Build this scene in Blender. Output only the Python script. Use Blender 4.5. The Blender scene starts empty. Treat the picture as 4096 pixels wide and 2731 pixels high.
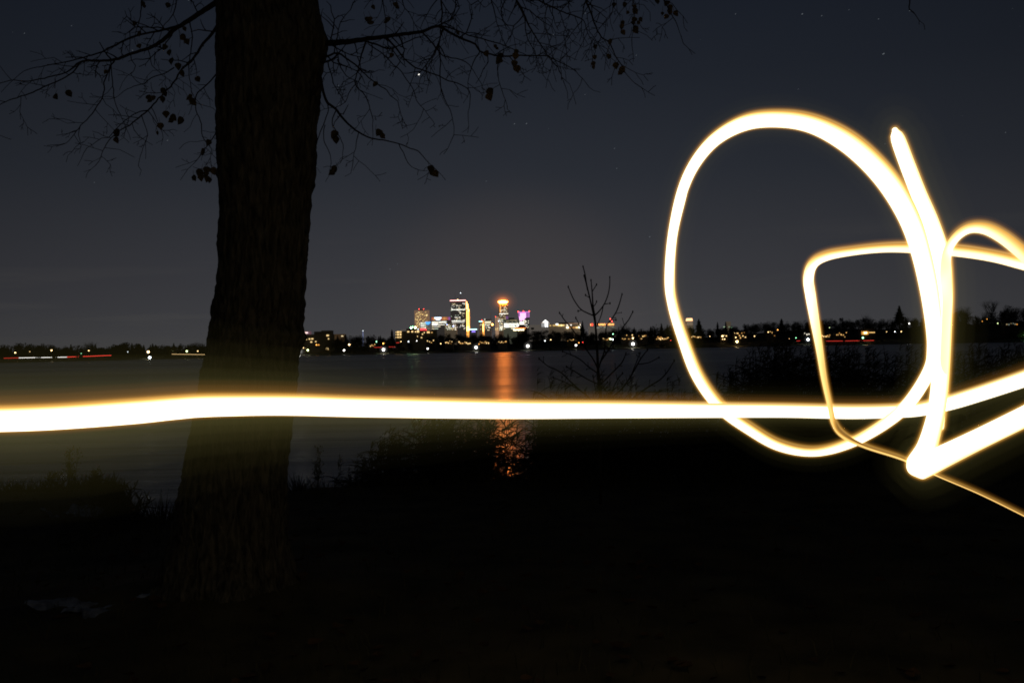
import bpy, math, random
import numpy as np
from mathutils import Vector, Matrix, noise as mnoise

C = bpy.context.scene.collection
random.seed(7)

# ------------------------------------------------------------------ camera
F = 4096 * 35 / 36.0            # focal length in pixels of the 4096 wide frame
CX, CY = 2048.0, 1365.5
CAM = Vector((0, 0, 2.8))       # 2.8 m above the water, 1.5 m above the bank
ROLL, PITCH = math.atan(0.0195), math.atan(30.4 / F)
Hh = Vector((1, 0, 0))
FW = Vector((0, math.cos(PITCH), math.sin(PITCH)))
U0 = Vector((0, -math.sin(PITCH), math.cos(PITCH)))
RT = Hh * math.cos(ROLL) - U0 * math.sin(ROLL)
UP = Hh * math.sin(ROLL) + U0 * math.cos(ROLL)

def P(px, py, D):
    """the point of the place that lies D metres ahead at that spot of the photograph"""
    return CAM + (FW + RT * ((px - CX) / F) + UP * ((CY - py) / F)) * D

def yh(px):
    return 1395.9 - 0.0195 * (px - 2048)

def lerp(nodes, x):
    if x <= nodes[0][0]: return nodes[0][1]
    for (a, b), (c, d) in zip(nodes, nodes[1:]):
        if x <= c: return b + (d - b) * (x - a) / (c - a)
    return nodes[-1][1]

# ------------------------------------------------------------------ mesh helpers
WL = {}
class MB:
    def __init__(s): s.v, s.f, s.h = [], [], []
    def add(s, vs, fs, heat=None):
        b = len(s.v); s.v.extend([tuple(v) for v in vs]); s.f.extend([tuple(i + b for i in f) for f in fs])
        if heat is not None: s.h.extend(heat)
    def box(s, lo, hi):
        (a, b, c), (d, e, f) = lo, hi
        s.add([(a,b,c),(d,b,c),(d,e,c),(a,e,c),(a,b,f),(d,b,f),(d,e,f),(a,e,f)],
              [(3,2,1,0),(4,5,6,7),(0,1,5,4),(1,2,6,5),(2,3,7,6),(3,0,4,7)])
    def prism(s, quad_lo, quad_hi):
        s.add(list(quad_lo) + list(quad_hi), [(3,2,1,0),(4,5,6,7),(0,1,5,4),(1,2,6,5),(2,3,7,6),(3,0,4,7)])
    def tube(s, pts, rad, n=6, heatfn=None, round_ends=False):
        pts = [Vector(p) for p in pts]
        if len(pts) < 2: return
        if round_ends:
            def cap(p, q, r):
                d = (p - q).normalized()
                return [(p + d * r * math.sin(a), r * math.cos(a)) for a in (0.5, 0.95, 1.3, 1.5)]
            a = cap(pts[0], pts[1], rad[0]); b = cap(pts[-1], pts[-2], rad[-1])
            pts = [x[0] for x in a[::-1]] + pts + [x[0] for x in b]
            rad = [x[1] for x in a[::-1]] + list(rad) + [x[1] for x in b]
        t = (pts[1] - pts[0]).normalized()
        nrm = t.orthogonal().normalized()
        if abs(t.y) < 0.9:
            nrm = Vector((0, 1, 0)); nrm = (nrm - t * nrm.dot(t)).normalized()
        vs, fs, hs = [], [], []
        L = len(pts)
        for i, p in enumerate(pts):
            if i == 0: t = (pts[1] - pts[0])
            elif i == L - 1: t = (pts[-1] - pts[-2])
            else: t = (pts[i+1] - pts[i-1])
            if t.length < 1e-9: t = Vector((0, 0, 1))
            t.normalize()
            nrm = nrm - t * nrm.dot(t)
            if nrm.length < 1e-6: nrm = t.orthogonal()
            nrm.normalize(); bn = t.cross(nrm)
            for k in range(n):
                a = 2 * math.pi * k / n
                d = nrm * math.cos(a) + bn * math.sin(a)
                vs.append(p + d * rad[i])
                if heatfn: hs.append(heatfn(i / (L - 1), d))
        for i in range(L - 1):
            for k in range(n):
                k2 = (k + 1) % n
                fs.append((i*n+k, i*n+k2, (i+1)*n+k2, (i+1)*n+k))
        fs.append(tuple(range(n))[::-1]); fs.append(tuple((L-1)*n + k for k in range(n)))
        s.add(vs, fs, hs if heatfn else None)
    def lathe(s, c, prof, n=16):
        c = Vector(c); vs, fs = [], []
        for r, z in prof:
            for k in range(n):
                a = 2 * math.pi * k / n
                vs.append(c + Vector((r * math.cos(a), r * math.sin(a), z)))
        m = len(prof)
        for i in range(m - 1):
            for k in range(n):
                k2 = (k + 1) % n
                fs.append((i*n+k, i*n+k2, (i+1)*n+k2, (i+1)*n+k))
        fs.append(tuple(range(n))[::-1]); fs.append(tuple((m-1)*n + k for k in range(n)))
        s.add(vs, fs)
    def ball(s, c, r, sz=1.0, n=12, m=8):
        s.lathe(c, [(max(1e-3, r * math.sin(math.pi * i / m)), -r * sz * math.cos(math.pi * i / m)) for i in range(m + 1)], n)

def build(name, mb, mat, parent=None, origin=None, smooth=False):
    base = WL[parent.name] if parent is not None else (Vector(origin) if origin is not None else Vector((0, 0, 0)))
    me = bpy.data.meshes.new(name)
    arr = np.array(mb.v, dtype=np.float64) - np.array(base)
    me.from_pydata([tuple(r) for r in arr], [], mb.f)
    if mb.h:
        at = me.attributes.new('lamp_power', 'FLOAT', 'POINT'); at.data.foreach_set('value', mb.h)
    if smooth: me.polygons.foreach_set('use_smooth', [True] * len(me.polygons))
    me.materials.append(mat); me.update()
    o = bpy.data.objects.new(name, me); C.objects.link(o)
    if parent is not None: o.parent = parent
    else: o.location = base
    WL[o.name] = base
    return o

def thing(name, label, cat, loc, group=None):
    o = bpy.data.objects.new(name, None); C.objects.link(o); o.location = loc
    o['label'] = label; o['category'] = cat
    if group: o['group'] = group
    WL[o.name] = Vector(loc); return o

def tag(o, label=None, cat=None, group=None, kind=None):
    if label: o['label'] = label
    if cat: o['category'] = cat
    if group: o['group'] = group
    if kind: o['kind'] = kind
    return o

# ------------------------------------------------------------------ materials
def newmat(name):
    m = bpy.data.materials.new(name); m.use_nodes = True
    nt = m.node_tree; nt.nodes.clear()
    out = nt.nodes.new('ShaderNodeOutputMaterial')
    return m, nt, out

def matte(name, c1, c2, scale=6.0, rough=0.85, bump=0.0, stretch=(1, 1, 1), detail=6):
    m, nt, out = newmat(name); N, L = nt.nodes, nt.links
    p = N.new('ShaderNodeBsdfPrincipled'); p.inputs['Roughness'].default_value = rough
    p.inputs['Specular IOR Level'].default_value = 0.25
    tc = N.new('ShaderNodeTexCoord'); mp = N.new('ShaderNodeMapping'); mp.inputs['Scale'].default_value = stretch
    nz = N.new('ShaderNodeTexNoise'); nz.inputs['Scale'].default_value = scale; nz.inputs['Detail'].default_value = detail; nz.inputs['Distortion'].default_value = .7 if bump >= .8 else 0
    rp = N.new('ShaderNodeValToRGB')
    rp.color_ramp.elements[0].position = 0.32; rp.color_ramp.elements[1].position = 0.7
    rp.color_ramp.elements[0].color = (*c1, 1); rp.color_ramp.elements[1].color = (*c2, 1)
    L.new(tc.outputs['Object'], mp.inputs['Vector']); L.new(mp.outputs[0], nz.inputs['Vector'])
    L.new(nz.outputs['Fac'], rp.inputs[0]); L.new(rp.outputs[0], p.inputs['Base Color'])
    if bump:
        b = N.new('ShaderNodeBump'); b.inputs['Strength'].default_value = bump; b.inputs['Distance'].default_value = 0.02
        L.new(nz.outputs['Fac'], b.inputs['Height']); L.new(b.outputs[0], p.inputs['Normal'])
    L.new(p.outputs[0], out.inputs['Surface'])
    return m

def glow(name, col, strength, lightsource=True):
    m, nt, out = newmat(name)
    e = nt.nodes.new('ShaderNodeEmission'); e.inputs['Color'].default_value = (*col, 1); e.inputs['Strength'].default_value = strength
    nt.links.new(e.outputs[0], out.inputs['Surface'])
    if not lightsource: m.cycles.emission_sampling = 'NONE'
    return m

def glow_volume(name, col, strength):  # emissive volume that paints a glow around a light; nothing scatters in it
    m, nt, out = newmat(name)
    e = nt.nodes.new('ShaderNodeEmission'); e.inputs['Color'].default_value = (*col, 1); e.inputs['Strength'].default_value = strength
    nt.links.new(e.outputs[0], out.inputs['Volume'])
    m.cycles.homogeneous_volume = True
    return m

M = {}
M['bark'] = matte('bark', (0.02, 0.016, 0.009), (0.185, 0.15, 0.088), 9.0, 0.9, 1.0, (4.6, 4.6, 0.95), 10)
M['twig'] = matte('twig_bark', (0.02, 0.014, 0.009), (0.045, 0.032, 0.02), 20)
M['dead_leaf'] = matte('dead_leaf', (0.05, 0.038, 0.012), (0.13, 0.085, 0.03), 14)
M['soil'] = matte('bank_soil', (0.04, 0.031, 0.012), (0.125, 0.095, 0.038), 2.2, 0.95, 0.6)
M['grass'] = matte('dry_grass', (0.03, 0.028, 0.011), (0.10, 0.082, 0.036), 3.0)
M['litter'] = matte('fallen_leaf', (0.045, 0.024, 0.01), (0.12, 0.06, 0.022), 5.0)
M['reed'] = matte('reed_stem', (0.014, 0.012, 0.006), (0.045, 0.036, 0.018), 2.5)
M['snow'] = matte('old_snow', (0.1, 0.105, 0.115), (0.42, 0.44, 0.48), 10, 0.8, 0.6)
M['far_soil'] = matte('far_shore_soil', (0.022, 0.022, 0.01), (0.06, 0.055, 0.025), 0.05)
M['far_leaf'] = matte('far_foliage', (0.02, 0.02, 0.009), (0.085, 0.066, 0.03), 0.16)
M['far_pine'] = matte('far_needles', (0.014, 0.022, 0.01), (0.04, 0.05, 0.022), 0.3)
M['far_bark'] = matte('far_bark', (0.03, 0.024, 0.016), (0.07, 0.056, 0.04), 0.5)
M['yellow_leaf'] = matte('pale_foliage', (0.10, 0.09, 0.03), (0.24, 0.19, 0.07), 0.4)  # paler leaf colour than the other far trees
M['dark_wall'] = matte('dark_brick_wall', (0.035, 0.03, 0.025), (0.065, 0.055, 0.045), 0.4)
M['roof'] = matte('dark_shingle', (0.02, 0.02, 0.022), (0.05, 0.045, 0.042), 1.2)
M['glass_wall'] = matte('dark_tower_glass', (0.02, 0.021, 0.024), (0.045, 0.045, 0.05), 0.06, 0.35)
M['pale_wall'] = matte('pale_stone_wall', (0.38, 0.35, 0.31), (0.5, 0.47, 0.42), 0.1)
M['iron'] = matte('painted_iron', (0.02, 0.022, 0.02), (0.05, 0.05, 0.05), 3, 0.5)

# ---- water: calm in the long exposure, reflecting the night sky and the lights
def water_mat():
    m, nt, out = newmat('lake_water'); N, L = nt.nodes, nt.links
    p = N.new('ShaderNodeBsdfPrincipled')
    p.inputs['Base Color'].default_value = (0.006, 0.007, 0.008, 1); p.inputs['IOR'].default_value = 1.33
    tc = N.new('ShaderNodeTexCoord')
    mp = N.new('ShaderNodeMapping'); mp.inputs['Scale'].default_value = (0.007, 0.06, 1)
    nz = N.new('ShaderNodeTexNoise'); nz.inputs['Scale'].default_value = 1.0; nz.inputs['Detail'].default_value = 9; nz.inputs['Roughness'].default_value = 0.62
    L.new(tc.outputs['Object'], mp.inputs['Vector']); L.new(mp.outputs[0], nz.inputs['Vector'])
    mp2 = N.new('ShaderNodeMapping'); mp2.inputs['Scale'].default_value = (0.0022, 0.012, 1)
    nz2 = N.new('ShaderNodeTexNoise'); nz2.inputs['Scale'].default_value = 1.0; nz2.inputs['Detail'].default_value = 4
    L.new(tc.outputs['Object'], mp2.inputs['Vector']); L.new(mp2.outputs[0], nz2.inputs['Vector'])
    mr = N.new('ShaderNodeMapRange'); mr.inputs['From Min'].default_value = 0.3; mr.inputs['From Max'].default_value = 0.7
    mr.inputs['To Min'].default_value = 0.24; mr.inputs['To Max'].default_value = 0.36
    L.new(nz2.outputs['Fac'], mr.inputs['Value']); L.new(mr.outputs[0], p.inputs['Roughness'])
    b = N.new('ShaderNodeBump'); b.inputs['Strength'].default_value = .75; b.inputs['Distance'].default_value = 1.2
    L.new(nz.outputs['Fac'], b.inputs['Height']); L.new(b.outputs[0], p.inputs['Normal'])
    L.new(p.outputs[0], out.inputs['Surface'])
    return m
M['water'] = water_mat()

# ---- the light of the lamp that was waved: hot in the middle of each stroke, amber where it was dim
def trail_mat():
    m, nt, out = newmat('waved_lamp_light'); N, L = nt.nodes, nt.links
    at = N.new('ShaderNodeAttribute'); at.attribute_name = 'lamp_power'
    rp = N.new('ShaderNodeValToRGB'); e = rp.color_ramp.elements
    e[0].position = 0.0; e[0].color = (0.30, 0.13, 0.02, 1)
    e[1].position = 1.0; e[1].color = (1.0, 0.9, 0.68, 1)
    for pos, c in ((0.25, (0.72, 0.36, 0.06, 1)), (0.5, (0.95, 0.62, 0.20, 1)), (0.75, (1.0, 0.8, 0.45, 1))):
        x = e.new(pos); x.color = c
    st = N.new('ShaderNodeMath'); st.operation = 'MULTIPLY_ADD'; st.inputs[1].default_value = 1.9; st.inputs[2].default_value = 0.45
    pw = N.new('ShaderNodeMath'); pw.operation = 'POWER'; pw.inputs[1].default_value = 8.0
    ma = N.new('ShaderNodeMath'); ma.operation = 'MULTIPLY_ADD'; ma.inputs[1].default_value = 0.5
    em = N.new('ShaderNodeEmission')
    L.new(at.outputs['Fac'], rp.inputs[0]); L.new(rp.outputs[0], em.inputs['Color'])
    L.new(at.outputs['Fac'], st.inputs[0]); L.new(at.outputs['Fac'], pw.inputs[0]); L.new(pw.outputs[0], ma.inputs[0]); L.new(st.outputs[0], ma.inputs[2])
    L.new(ma.outputs[0], em.inputs['Strength']); L.new(em.outputs[0], out.inputs['Surface'])
    return m
M['trail'] = trail_mat()
GLOW_SHELLS = {}  # self-glowing shell materials; they stand in for glare around the strokes
def air(col, st):  # material of a self-glowing shell that stands in for glare
    key = (col, round(st, 4))
    if key not in GLOW_SHELLS: GLOW_SHELLS[key] = glow_volume('glow_shell_%d' % len(GLOW_SHELLS), col, st)
    return GLOW_SHELLS[key]

# ------------------------------------------------------------------ near bank, lake, far shore
def fbm(x, y, s=1.0):
    return mnoise.fractal(Vector((x * s, y * s, 3.7)), 1.0, 2.0, 4)

def crest(X):
    c = 11.3 + 0.5 * fbm(X, 0.0, 0.35)
    c -= 2.4 * math.exp(-abs((X + 3.35) / 0.8) ** 2.6) if X > -6 else 0
    c += .25 * math.sin(X * 2.3) * math.exp(-((X + 5) / 1.2) ** 2)
    c += 0.012 * max(0, X) ** 2
    return c

def bank_z(X, Y):
    z = 1.3 + 0.05 * fbm(X, Y, 0.5) + 0.02 * fbm(X, Y, 2.3)
    z += 0.10 * math.exp(-((X + 5.0) / 1.1) ** 2 - ((Y - 10.2) / 1.6) ** 2)
    z += 0.16 * math.exp(-(((X + 1.75) / 0.75) ** 2 + ((Y - 6.05) / 0.75) ** 2))
    d = Y - crest(X)
    if d > 0: z -= 0.55 * d + 0.12 * min(d, 1) ** 2
    return max(z, -1.5)

mb = MB()
xs = np.concatenate([np.linspace(-60, -9, 26)[:-1], np.linspace(-9, 9, 145), np.linspace(9, 60, 26)[1:]])
ys = np.concatenate([np.linspace(-30, 1, 16)[:-1], np.linspace(1, 15.5, 117)])
vs = [(x, y, bank_z(x, y)) for y in ys for x in xs]
nx = len(xs)
mb.add(vs, [(j*nx+i, j*nx+i+1, (j+1)*nx+i+1, (j+1)*nx+i) for j in range(len(ys)-1) for i in range(nx-1)])
tag(build('ground', mb, M['soil'], smooth=True), kind='structure')

def shore_D(px):
    res = lerp([(0, 15.2), (820, 12.8), (1200, 10.4), (1534, 11.0), (2048, 9.8), (2530, 9.5), (2948, 9.6), (3232, 9.7), (3700, 10.3), (4096, 12.0)], px)
    return 2.8 * F / res

PROFILE = [(0,1372),(150,1370),(300,1374),(420,1380),(500,1368),(650,1374),(850,1375),(1180,1352),(1330,1340),(1420,1338),(1480,1334),
           (1560,1342),(1700,1334),(1780,1326),(1860,1332),(1960,1326),(2060,1330),(2140,1314),(2300,1317),(2360,1320),(2480,1300),(2560,1306),(2640,1296),
           (2700,1292),(2750,1303),(2850,1303),(2960,1292),(3040,1286),(3130,1278),(3200,1273),(3280,1268),(3400,1266),(3480,1270),(3560,1268),
           (3640,1264),(3700,1246),(3820,1228),(3900,1248),(3980,1240),(4040,1226),(4096,1228)]
def prof_z(px, D):
    return (yh(px) - lerp(PROFILE, px)) / F * D + 2.8

def ground_far(px, off):
    """height of the far shore, off metres behind its waterline"""
    D = shore_D(px)
    hill = max(2.5, prof_z(px, D + 150) - 15)
    h50 = lerp([(2150, 2.2), (2400, 5.0), (3500, 5.5), (3700, 3.0)], px)
    return lerp([(0, -0.4), (1, 0.7), (8, 1.3), (50, h50), (160, max(h50, hill)), (300, hill), (2500, hill * 0.8), (12000, 25)], off)

def XY(px, D):
    p = P(px, yh(px), D); return p.x, p.y

mb = MB()
offs = [0, 1, 8, 30, 50, 100, 160, 300, 2500, 11000]
cols = list(range(-1500, 5700, 60))
for px in cols:
    for off in offs:
        x, y = XY(px, shore_D(px) + off)
        mb.v.append((x, y, ground_far(px, off)))
n = len(offs)
mb.f = [(i*n+j, (i+1)*n+j, (i+1)*n+j+1, i*n+j+1) for i in range(len(cols)-1) for j in range(n-1)]
tag(build('far_shore', mb, M['far_soil']), kind='structure')

mb = MB(); mb.add([(-2500, 8, 0), (2500, 8, 0), (2500, 1300, 0), (-2500, 1300, 0)], [(0, 1, 2, 3)])
tag(build('lake_water', mb, M['water']), kind='structure')

# snow left on the bank
def snow(outline, label, thick, seed):
    rnd = random.Random(seed); mb = MB()
    cx = sum(p[0] for p in outline) / len(outline); cy = sum(p[1] for p in outline) / len(outline)
    def gp(px, py):
        D = 1.5 * F / max(60, (py - yh(px)))
        for _ in range(6):
            p = P(px, py, D); z = bank_z(p.x, p.y); D *= (CAM.z - z) / max(0.05, CAM.z - p.z)
        p = P(px, py, D); return Vector((p.x, p.y, bank_z(p.x, p.y)))
    ring = []
    m = len(outline)
    for i in range(m):
        a, b = outline[i], outline[(i + 1) % m]
        for t in (0, .2, .4, .6, .8):
            ring.append(gp(a[0] + (b[0]-a[0])*t + rnd.uniform(-5, 5), a[1] + (b[1]-a[1])*t + rnd.uniform(-2, 2)))
    c = gp(cx, cy); k = len(ring)
    lv = [(1.0 - .07 * i, 0) for i in range(14)]
    vs = []
    for s, h in lv:
        for p in ring:
            q = c + (p - c) * s; e = min(1, (1 - s) * 4)
            q.z = bank_z(q.x, q.y) + thick * (.55 * e - .25 + 1.5 * fbm(q.x * .6, q.y, 5.5) + .5 * fbm(q.x, q.y, 17)); vs.append(q)
    c.z = bank_z(c.x, c.y) + thick * 1.2; vs.append(c)
    fs = [(j*k+i, j*k+(i+1) % k, (j+1)*k+(i+1) % k, (j+1)*k+i) for j in range(len(lv)-1) for i in range(k)]
    fs += [((len(lv)-1)*k+i, (len(lv)-1)*k+(i+1) % k, len(vs)-1) for i in range(k)]
    mb.add(vs, fs)
    tag(build('snow_patch', mb, M['snow'], origin=c, smooth=True), label, 'snow')
snow([(160,2062),(200,2050),(300,2044),(400,2050),(470,2058),(400,2064),(300,2068),(220,2072)], 'small thin patch of old snow on the bank edge behind the big tree', 0.08, 1)
snow([(90,2428),(170,2405),(290,2402),(380,2412),(470,2400),(490,2412),(470,2438),(390,2470),(330,2478),(370,2440),(300,2462),(240,2465),(260,2440),(150,2440)], 'larger broken snow patch on the ground left of the tree foot', 0.03, 2)
snow([(520,2388),(570,2374),(612,2382),(575,2390)], 'sliver of snow touching the left root of the big tree', 0.02, 3)

# dry grass and fallen leaves
rnd = random.Random(3); mb = MB()
for i in range(19500):
    if i >= 15000:
        X = rnd.uniform(-7.5, -2.5); Y = crest(X) + rnd.gauss(.05, .2); h = rnd.uniform(.04, .15) * (.6 + .8 * abs(fbm(X, 0, 2.0)))
    elif i < 6500:
        X = rnd.uniform(-7, 8); Y = crest(X) + rnd.gauss(-0.25, 0.4); h = rnd.uniform(.05, .2)
    else:
        Y = 1.6 + 10 * rnd.random() ** 1.4; X = rnd.uniform(-0.62, 0.62) * (Y + 1.5); h = rnd.uniform(.03, .10)
    if Y < 1.5: continue
    if rnd.random() < .3 and fbm(X, Y, .9) < 0: continue
    z = bank_z(X, Y); a = rnd.uniform(0, 6.28); w = 0.0035; lean = rnd.uniform(.2, 1.1) * h
    dx, dy = math.cos(a), math.sin(a); b = rnd.uniform(0, 6.28)
    tip = (X + lean * math.cos(b), Y + lean * math.sin(b), z + h)
    mid = (X + .35 * lean * math.cos(b), Y + .35 * lean * math.sin(b), z + .62 * h)
    mb.add([(X - w*dx, Y - w*dy, z - .01), (X + w*dx, Y + w*dy, z - .01), (mid[0] + .7*w*dx, mid[1] + .7*w*dy, mid[2]), (mid[0] - .7*w*dx, mid[1] - .7*w*dy, mid[2]), tip],
           [(0, 1, 2, 3), (3, 2, 4)])
tag(build('grass', mb, M['grass']), 'short dry grass over the dark bank', 'grass', kind='stuff')

def leaf(mb, c, s, d, up, rnd, curl=.3):
    """a toothed heart-shaped dry leaf, curled along its middle"""
    d = d.normalized(); sd = d.cross(up)
    if sd.length < 1e-4: sd = d.orthogonal()
    sd.normalize(); nn = sd.cross(d)
    prof = [(0, .0), (.06, .26), (.2, .42), (.38, .45), (.55, .38), (.75, .22), (.9, .08), (1.0, 0)]
    vs, fs = [], []
    for t, w in prof:
        w *= rnd.uniform(.8, 1.1); bend = nn * (curl * s * (t - .5) ** 2)
        p = c + d * (t * s) + bend
        vs += [p - sd * w * s + nn * (w * s * curl), p, p + sd * w * s + nn * (w * s * curl * .7)]
    for i in range(len(prof) - 1):
        a = i * 3; fs += [(a, a+1, a+4, a+3), (a+1, a+2, a+5, a+4)]
    mb.add(vs, fs)
mb = MB()
for i in range(900):
    Y = 1.8 + 8 * rnd.random() ** 1.3; X = rnd.uniform(-0.6, 0.6) * (Y + 1)
    if fbm(X, Y, .7) < -.1 and rnd.random() < .7: continue
    a = rnd.uniform(0, 6.28)
    leaf(mb, Vector((X, Y, bank_z(X, Y) + .012 + rnd.random() * .015)), rnd.uniform(.05, .09), Vector((math.cos(a), math.sin(a), rnd.uniform(-.1, .3))), Vector((rnd.uniform(-.4, .4), rnd.uniform(-.4, .4), 1)), rnd, .5)
tag(build('fallen_leaves', mb, M['litter']), 'brown fallen leaves scattered over the dark ground', 'fallen leaves', kind='stuff')

# ------------------------------------------------------------------ the big tree
TD = 6.0
LEFT = [(-1400,905),(-500,888),(0,874),(261,876),(400,871),(679,876),(836,888),(975,883),(1132,871),(1254,853),(1393,832),(1532,805),(1707,775),(1846,749),(2003,714),(2142,688),(2264,653),(2368,620),(2420,580),(2455,525),(2490,440)]
RIGHT = [(-1400,1180),(-500,1235),(0,1263),(100,1282),(160,1304),(215,1300),(261,1285),(418,1271),(575,1258),(697,1257),(766,1245),(871,1233),(993,1224),(1149,1219),(1289,1207),(1411,1191),(1532,1181),(1620,1170),(1742,1158),(1881,1144),(2003,1141),(2142,1144),(2264,1155),(2368,1186),(2420,1235),(2455,1300),(2490,1400)]
base = P(900, 2410, TD)
tree = thing('tree', 'large bare tree with a thick ridged trunk standing on the near bank', 'tree', (base.x, base.y, bank_z(base.x, base.y)))
mb = MB(); NS = 160
rows = list(np.linspace(-1400, -60, 30)) + list(np.linspace(0, 2480, 330))
vs = []
for py in rows:
    l, r = lerp(LEFT, py), lerp(RIGHT, py)
    c = P((l + r) / 2, py, TD); R = (r - l) / 2 / F * TD
    zz = c.z
    flare = max(0, (py - 2150) / 330)
    for k in range(NS):
        a = 2 * math.pi * k / NS
        ta = a + .16 * (zz - 1.2) - .35 * max(0, 2.2 - zz)
        q = Vector((math.cos(ta) * 2.6, math.sin(ta) * 2.6, zz * .8 + .25 * math.sin(a * 2)))
        rid = 1 - abs(mnoise.noise(q * 3.1)) * 2.0
        rid2 = 1 - abs(mnoise.noise(q * 7.3 + Vector((5, 2, 1)))) * 2.0
        d = 0.020 * rid + 0.011 * rid2 + 0.010 * mnoise.noise(Vector((math.cos(a) * 9, math.sin(a) * 9, zz * 14))) + 0.006 * mnoise.noise(Vector((math.cos(a) * 17, math.sin(a) * 17, zz * 30)))
        d += 0.05 * flare * (math.sin(a * 5 + 1.0) + .5 * math.sin(a * 9))
        knob = 0.03 * math.exp(-((zz - 2.9) / .05) ** 2 - ((math.cos(a) - 1) / .3) ** 2)
        rr = (R - 0.018) + d + knob
        vs.append((c.x + math.cos(a) * rr, c.y + math.sin(a) * rr * .95, zz))
nr = len(rows)
mb.add(vs, [(j*NS+k, j*NS+(k+1) % NS, (j+1)*NS+(k+1) % NS, (j+1)*NS+k) for j in range(nr-1) for k in range(NS)])
mb.add([vs[k] for k in range(NS)], [tuple(range(NS))])
build('trunk', mb, M['bark'], tree, smooth=True)

def catmull(pts, step):
    """pts: list of tuples; a smooth resampling"""
    out = []
    a = [np.array(p, float) for p in pts]
    a = [2 * a[0] - a[1]] + a + [2 * a[-1] - a[-2]]
    for i in range(1, len(a) - 2):
        d = np.linalg.norm((a[i+1] - a[i])[:2]); m = max(1, int(d / step))
        for k in range(m):
            t = k / m
            out.append(0.5 * ((2*a[i]) + (-a[i-1]+a[i+1])*t + (2*a[i-1]-5*a[i]+4*a[i+1]-a[i+2])*t*t + (-a[i-1]+3*a[i]-3*a[i+1]+a[i+2])*t**3))
    out.append(a[-2]); return out

def twig(mb, p, d, L, r, rnd, depth, droop, D):
    """a knobbly zigzag twig with alternate side shoots"""
    n = max(3, int(L / 0.042)); pts, rr = [p], [r]; q = p.copy(); d = d.normalized(); side = 1
    kids = []
    for i in range(n):
        ax = Vector((rnd.gauss(0, .5), rnd.gauss(0, .45), rnd.gauss(0, .4) - droop))
        d = (d + ax * .55).normalized()
        q = q + d * (L / n); pts.append(q.copy()); rr.append(max(.0013, r * (1 - .5 * (i + 1) / n)))
        if depth > 0 and i < n - 1 and rnd.random() < .5:
            side = -side
            sd = d.cross(Vector((rnd.gauss(0, .25), 1, rnd.gauss(0, .25)))).normalized() * side
            kids.append((q.copy(), (d * .7 + sd * .9).normalized(), L * rnd.uniform(.25, .55), max(.0014, r * .75)))
    mb.tube(pts, rr, 4)
    if r > .002:
        for k in range(1, n): 
            if rnd.random() < .4: mb.tube([pts[k], pts[k] + Vector((rnd.gauss(0, .5), rnd.gauss(0, .3), rnd.gauss(0, .5))) * .012], [rr[k] * .9, rr[k] * .7], 4)
    for k in kids: twig(mb, k[0], k[1], k[2], k[3], rnd, depth - 1, droop, D)

def limb(polys, seed, dens=1.0, depth=2, droop=.1):
    """polys: list of (points (px,py,width px), depth start, depth end); the first is the limb, the others its side branches"""
    rnd = random.Random(seed); mb = MB()
    for pts, d0, d1 in polys:
        sm = catmull(pts, 14); n = len(sm)
        W, R = [], []
        wob = [rnd.gauss(0, 1) for _ in range(n)]
        for i, s in enumerate(sm):
            D = d0 + (d1 - d0) * i / (n - 1)
            W.append(P(s[0] + wob[i] * .9, s[1] + wob[-i] * .9, D)); R.append(max(.0015, s[2] / 2 / F * D))
        mb.tube(W, R, 7)
        side = 1
        for i in range(2, n):
            if R[i] > .015: pr = .15
            else: pr = .33
            if rnd.random() < pr * dens:
                side = -side
                t = (W[i] - W[i-1]).normalized()
                sd = t.cross(Vector((rnd.gauss(0, .4), 1, rnd.gauss(0, .4)))).normalized() * side
                if R[i] > .012 and sd.z > .1 and rnd.random() < .75: sd = -sd
                L = rnd.uniform(.08, .30) * (1.15 if R[i] > .006 else .75)
                twig(mb, W[i].copy(), t * .6 + sd * .8, L, max(.0017, min(R[i] * .6, .0042)), rnd, depth, droop, 6)
        twig(mb, W[-1], (W[-1] - W[-2]), .12, max(.002, R[-1] * .8), rnd, 1, droop, 6)
    o = build('branch', mb, M['twig'], tree); return o

limb([([(930,-50,30),(871,4,24),(806,48,20),(740,91,18),(697,118,17),(662,152,16),(610,187,14),(544,209,12),(462,237,11),(414,244,10),(327,246,9),(283,279,6),(248,296,5),(192,309,5),(113,324,4),(44,322,3.5),(0,333,3),(-60,345,2)], 6.0, 5.2),
      ([(327,246,7),(290,290,5.5),(244,320,5),(183,344,5),(131,370,5),(52,396,4),(0,418,3),(-40,440,2)], 5.5, 5.0),
      ([(457,244,6),(440,266,5),(429,296,5),(416,331,5),(418,357,5),(409,392,4.5),(379,436,4.5),(357,468,4),(324,503,3.5),(296,538,3),(266,573,2)], 5.6, 5.4),
      ([(324,503,3),(314,540,2.6),(320,568,2.4),(300,592,2)], 5.45, 5.4),
      ([(442,240,5),(446,279,4),(449,314,4),(455,375,4),(459,405,3),(479,457,3),(494,486,2)], 5.6, 5.7),
      ([(522,214,4),(525,240,3.4),(542,262,3),(535,285,2.6),(523,297,2.4),(545,324,2)], 5.7, 5.6),
      ([(592,198,4),(603,230,3.4),(608,265,3),(640,290,2.6),(660,310,2.4),(690,330,2)], 5.7, 5.9)], 11, .75)
limb([([(760,80,14),(714,105,12),(653,120,9),(601,131,8),(523,150,8),(449,187,7),(392,213,6),(305,237,5),(209,259,4),(135,272,3),(96,285,2.6),(65,310,2)], 5.9, 5.6)], 12, .8)
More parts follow.
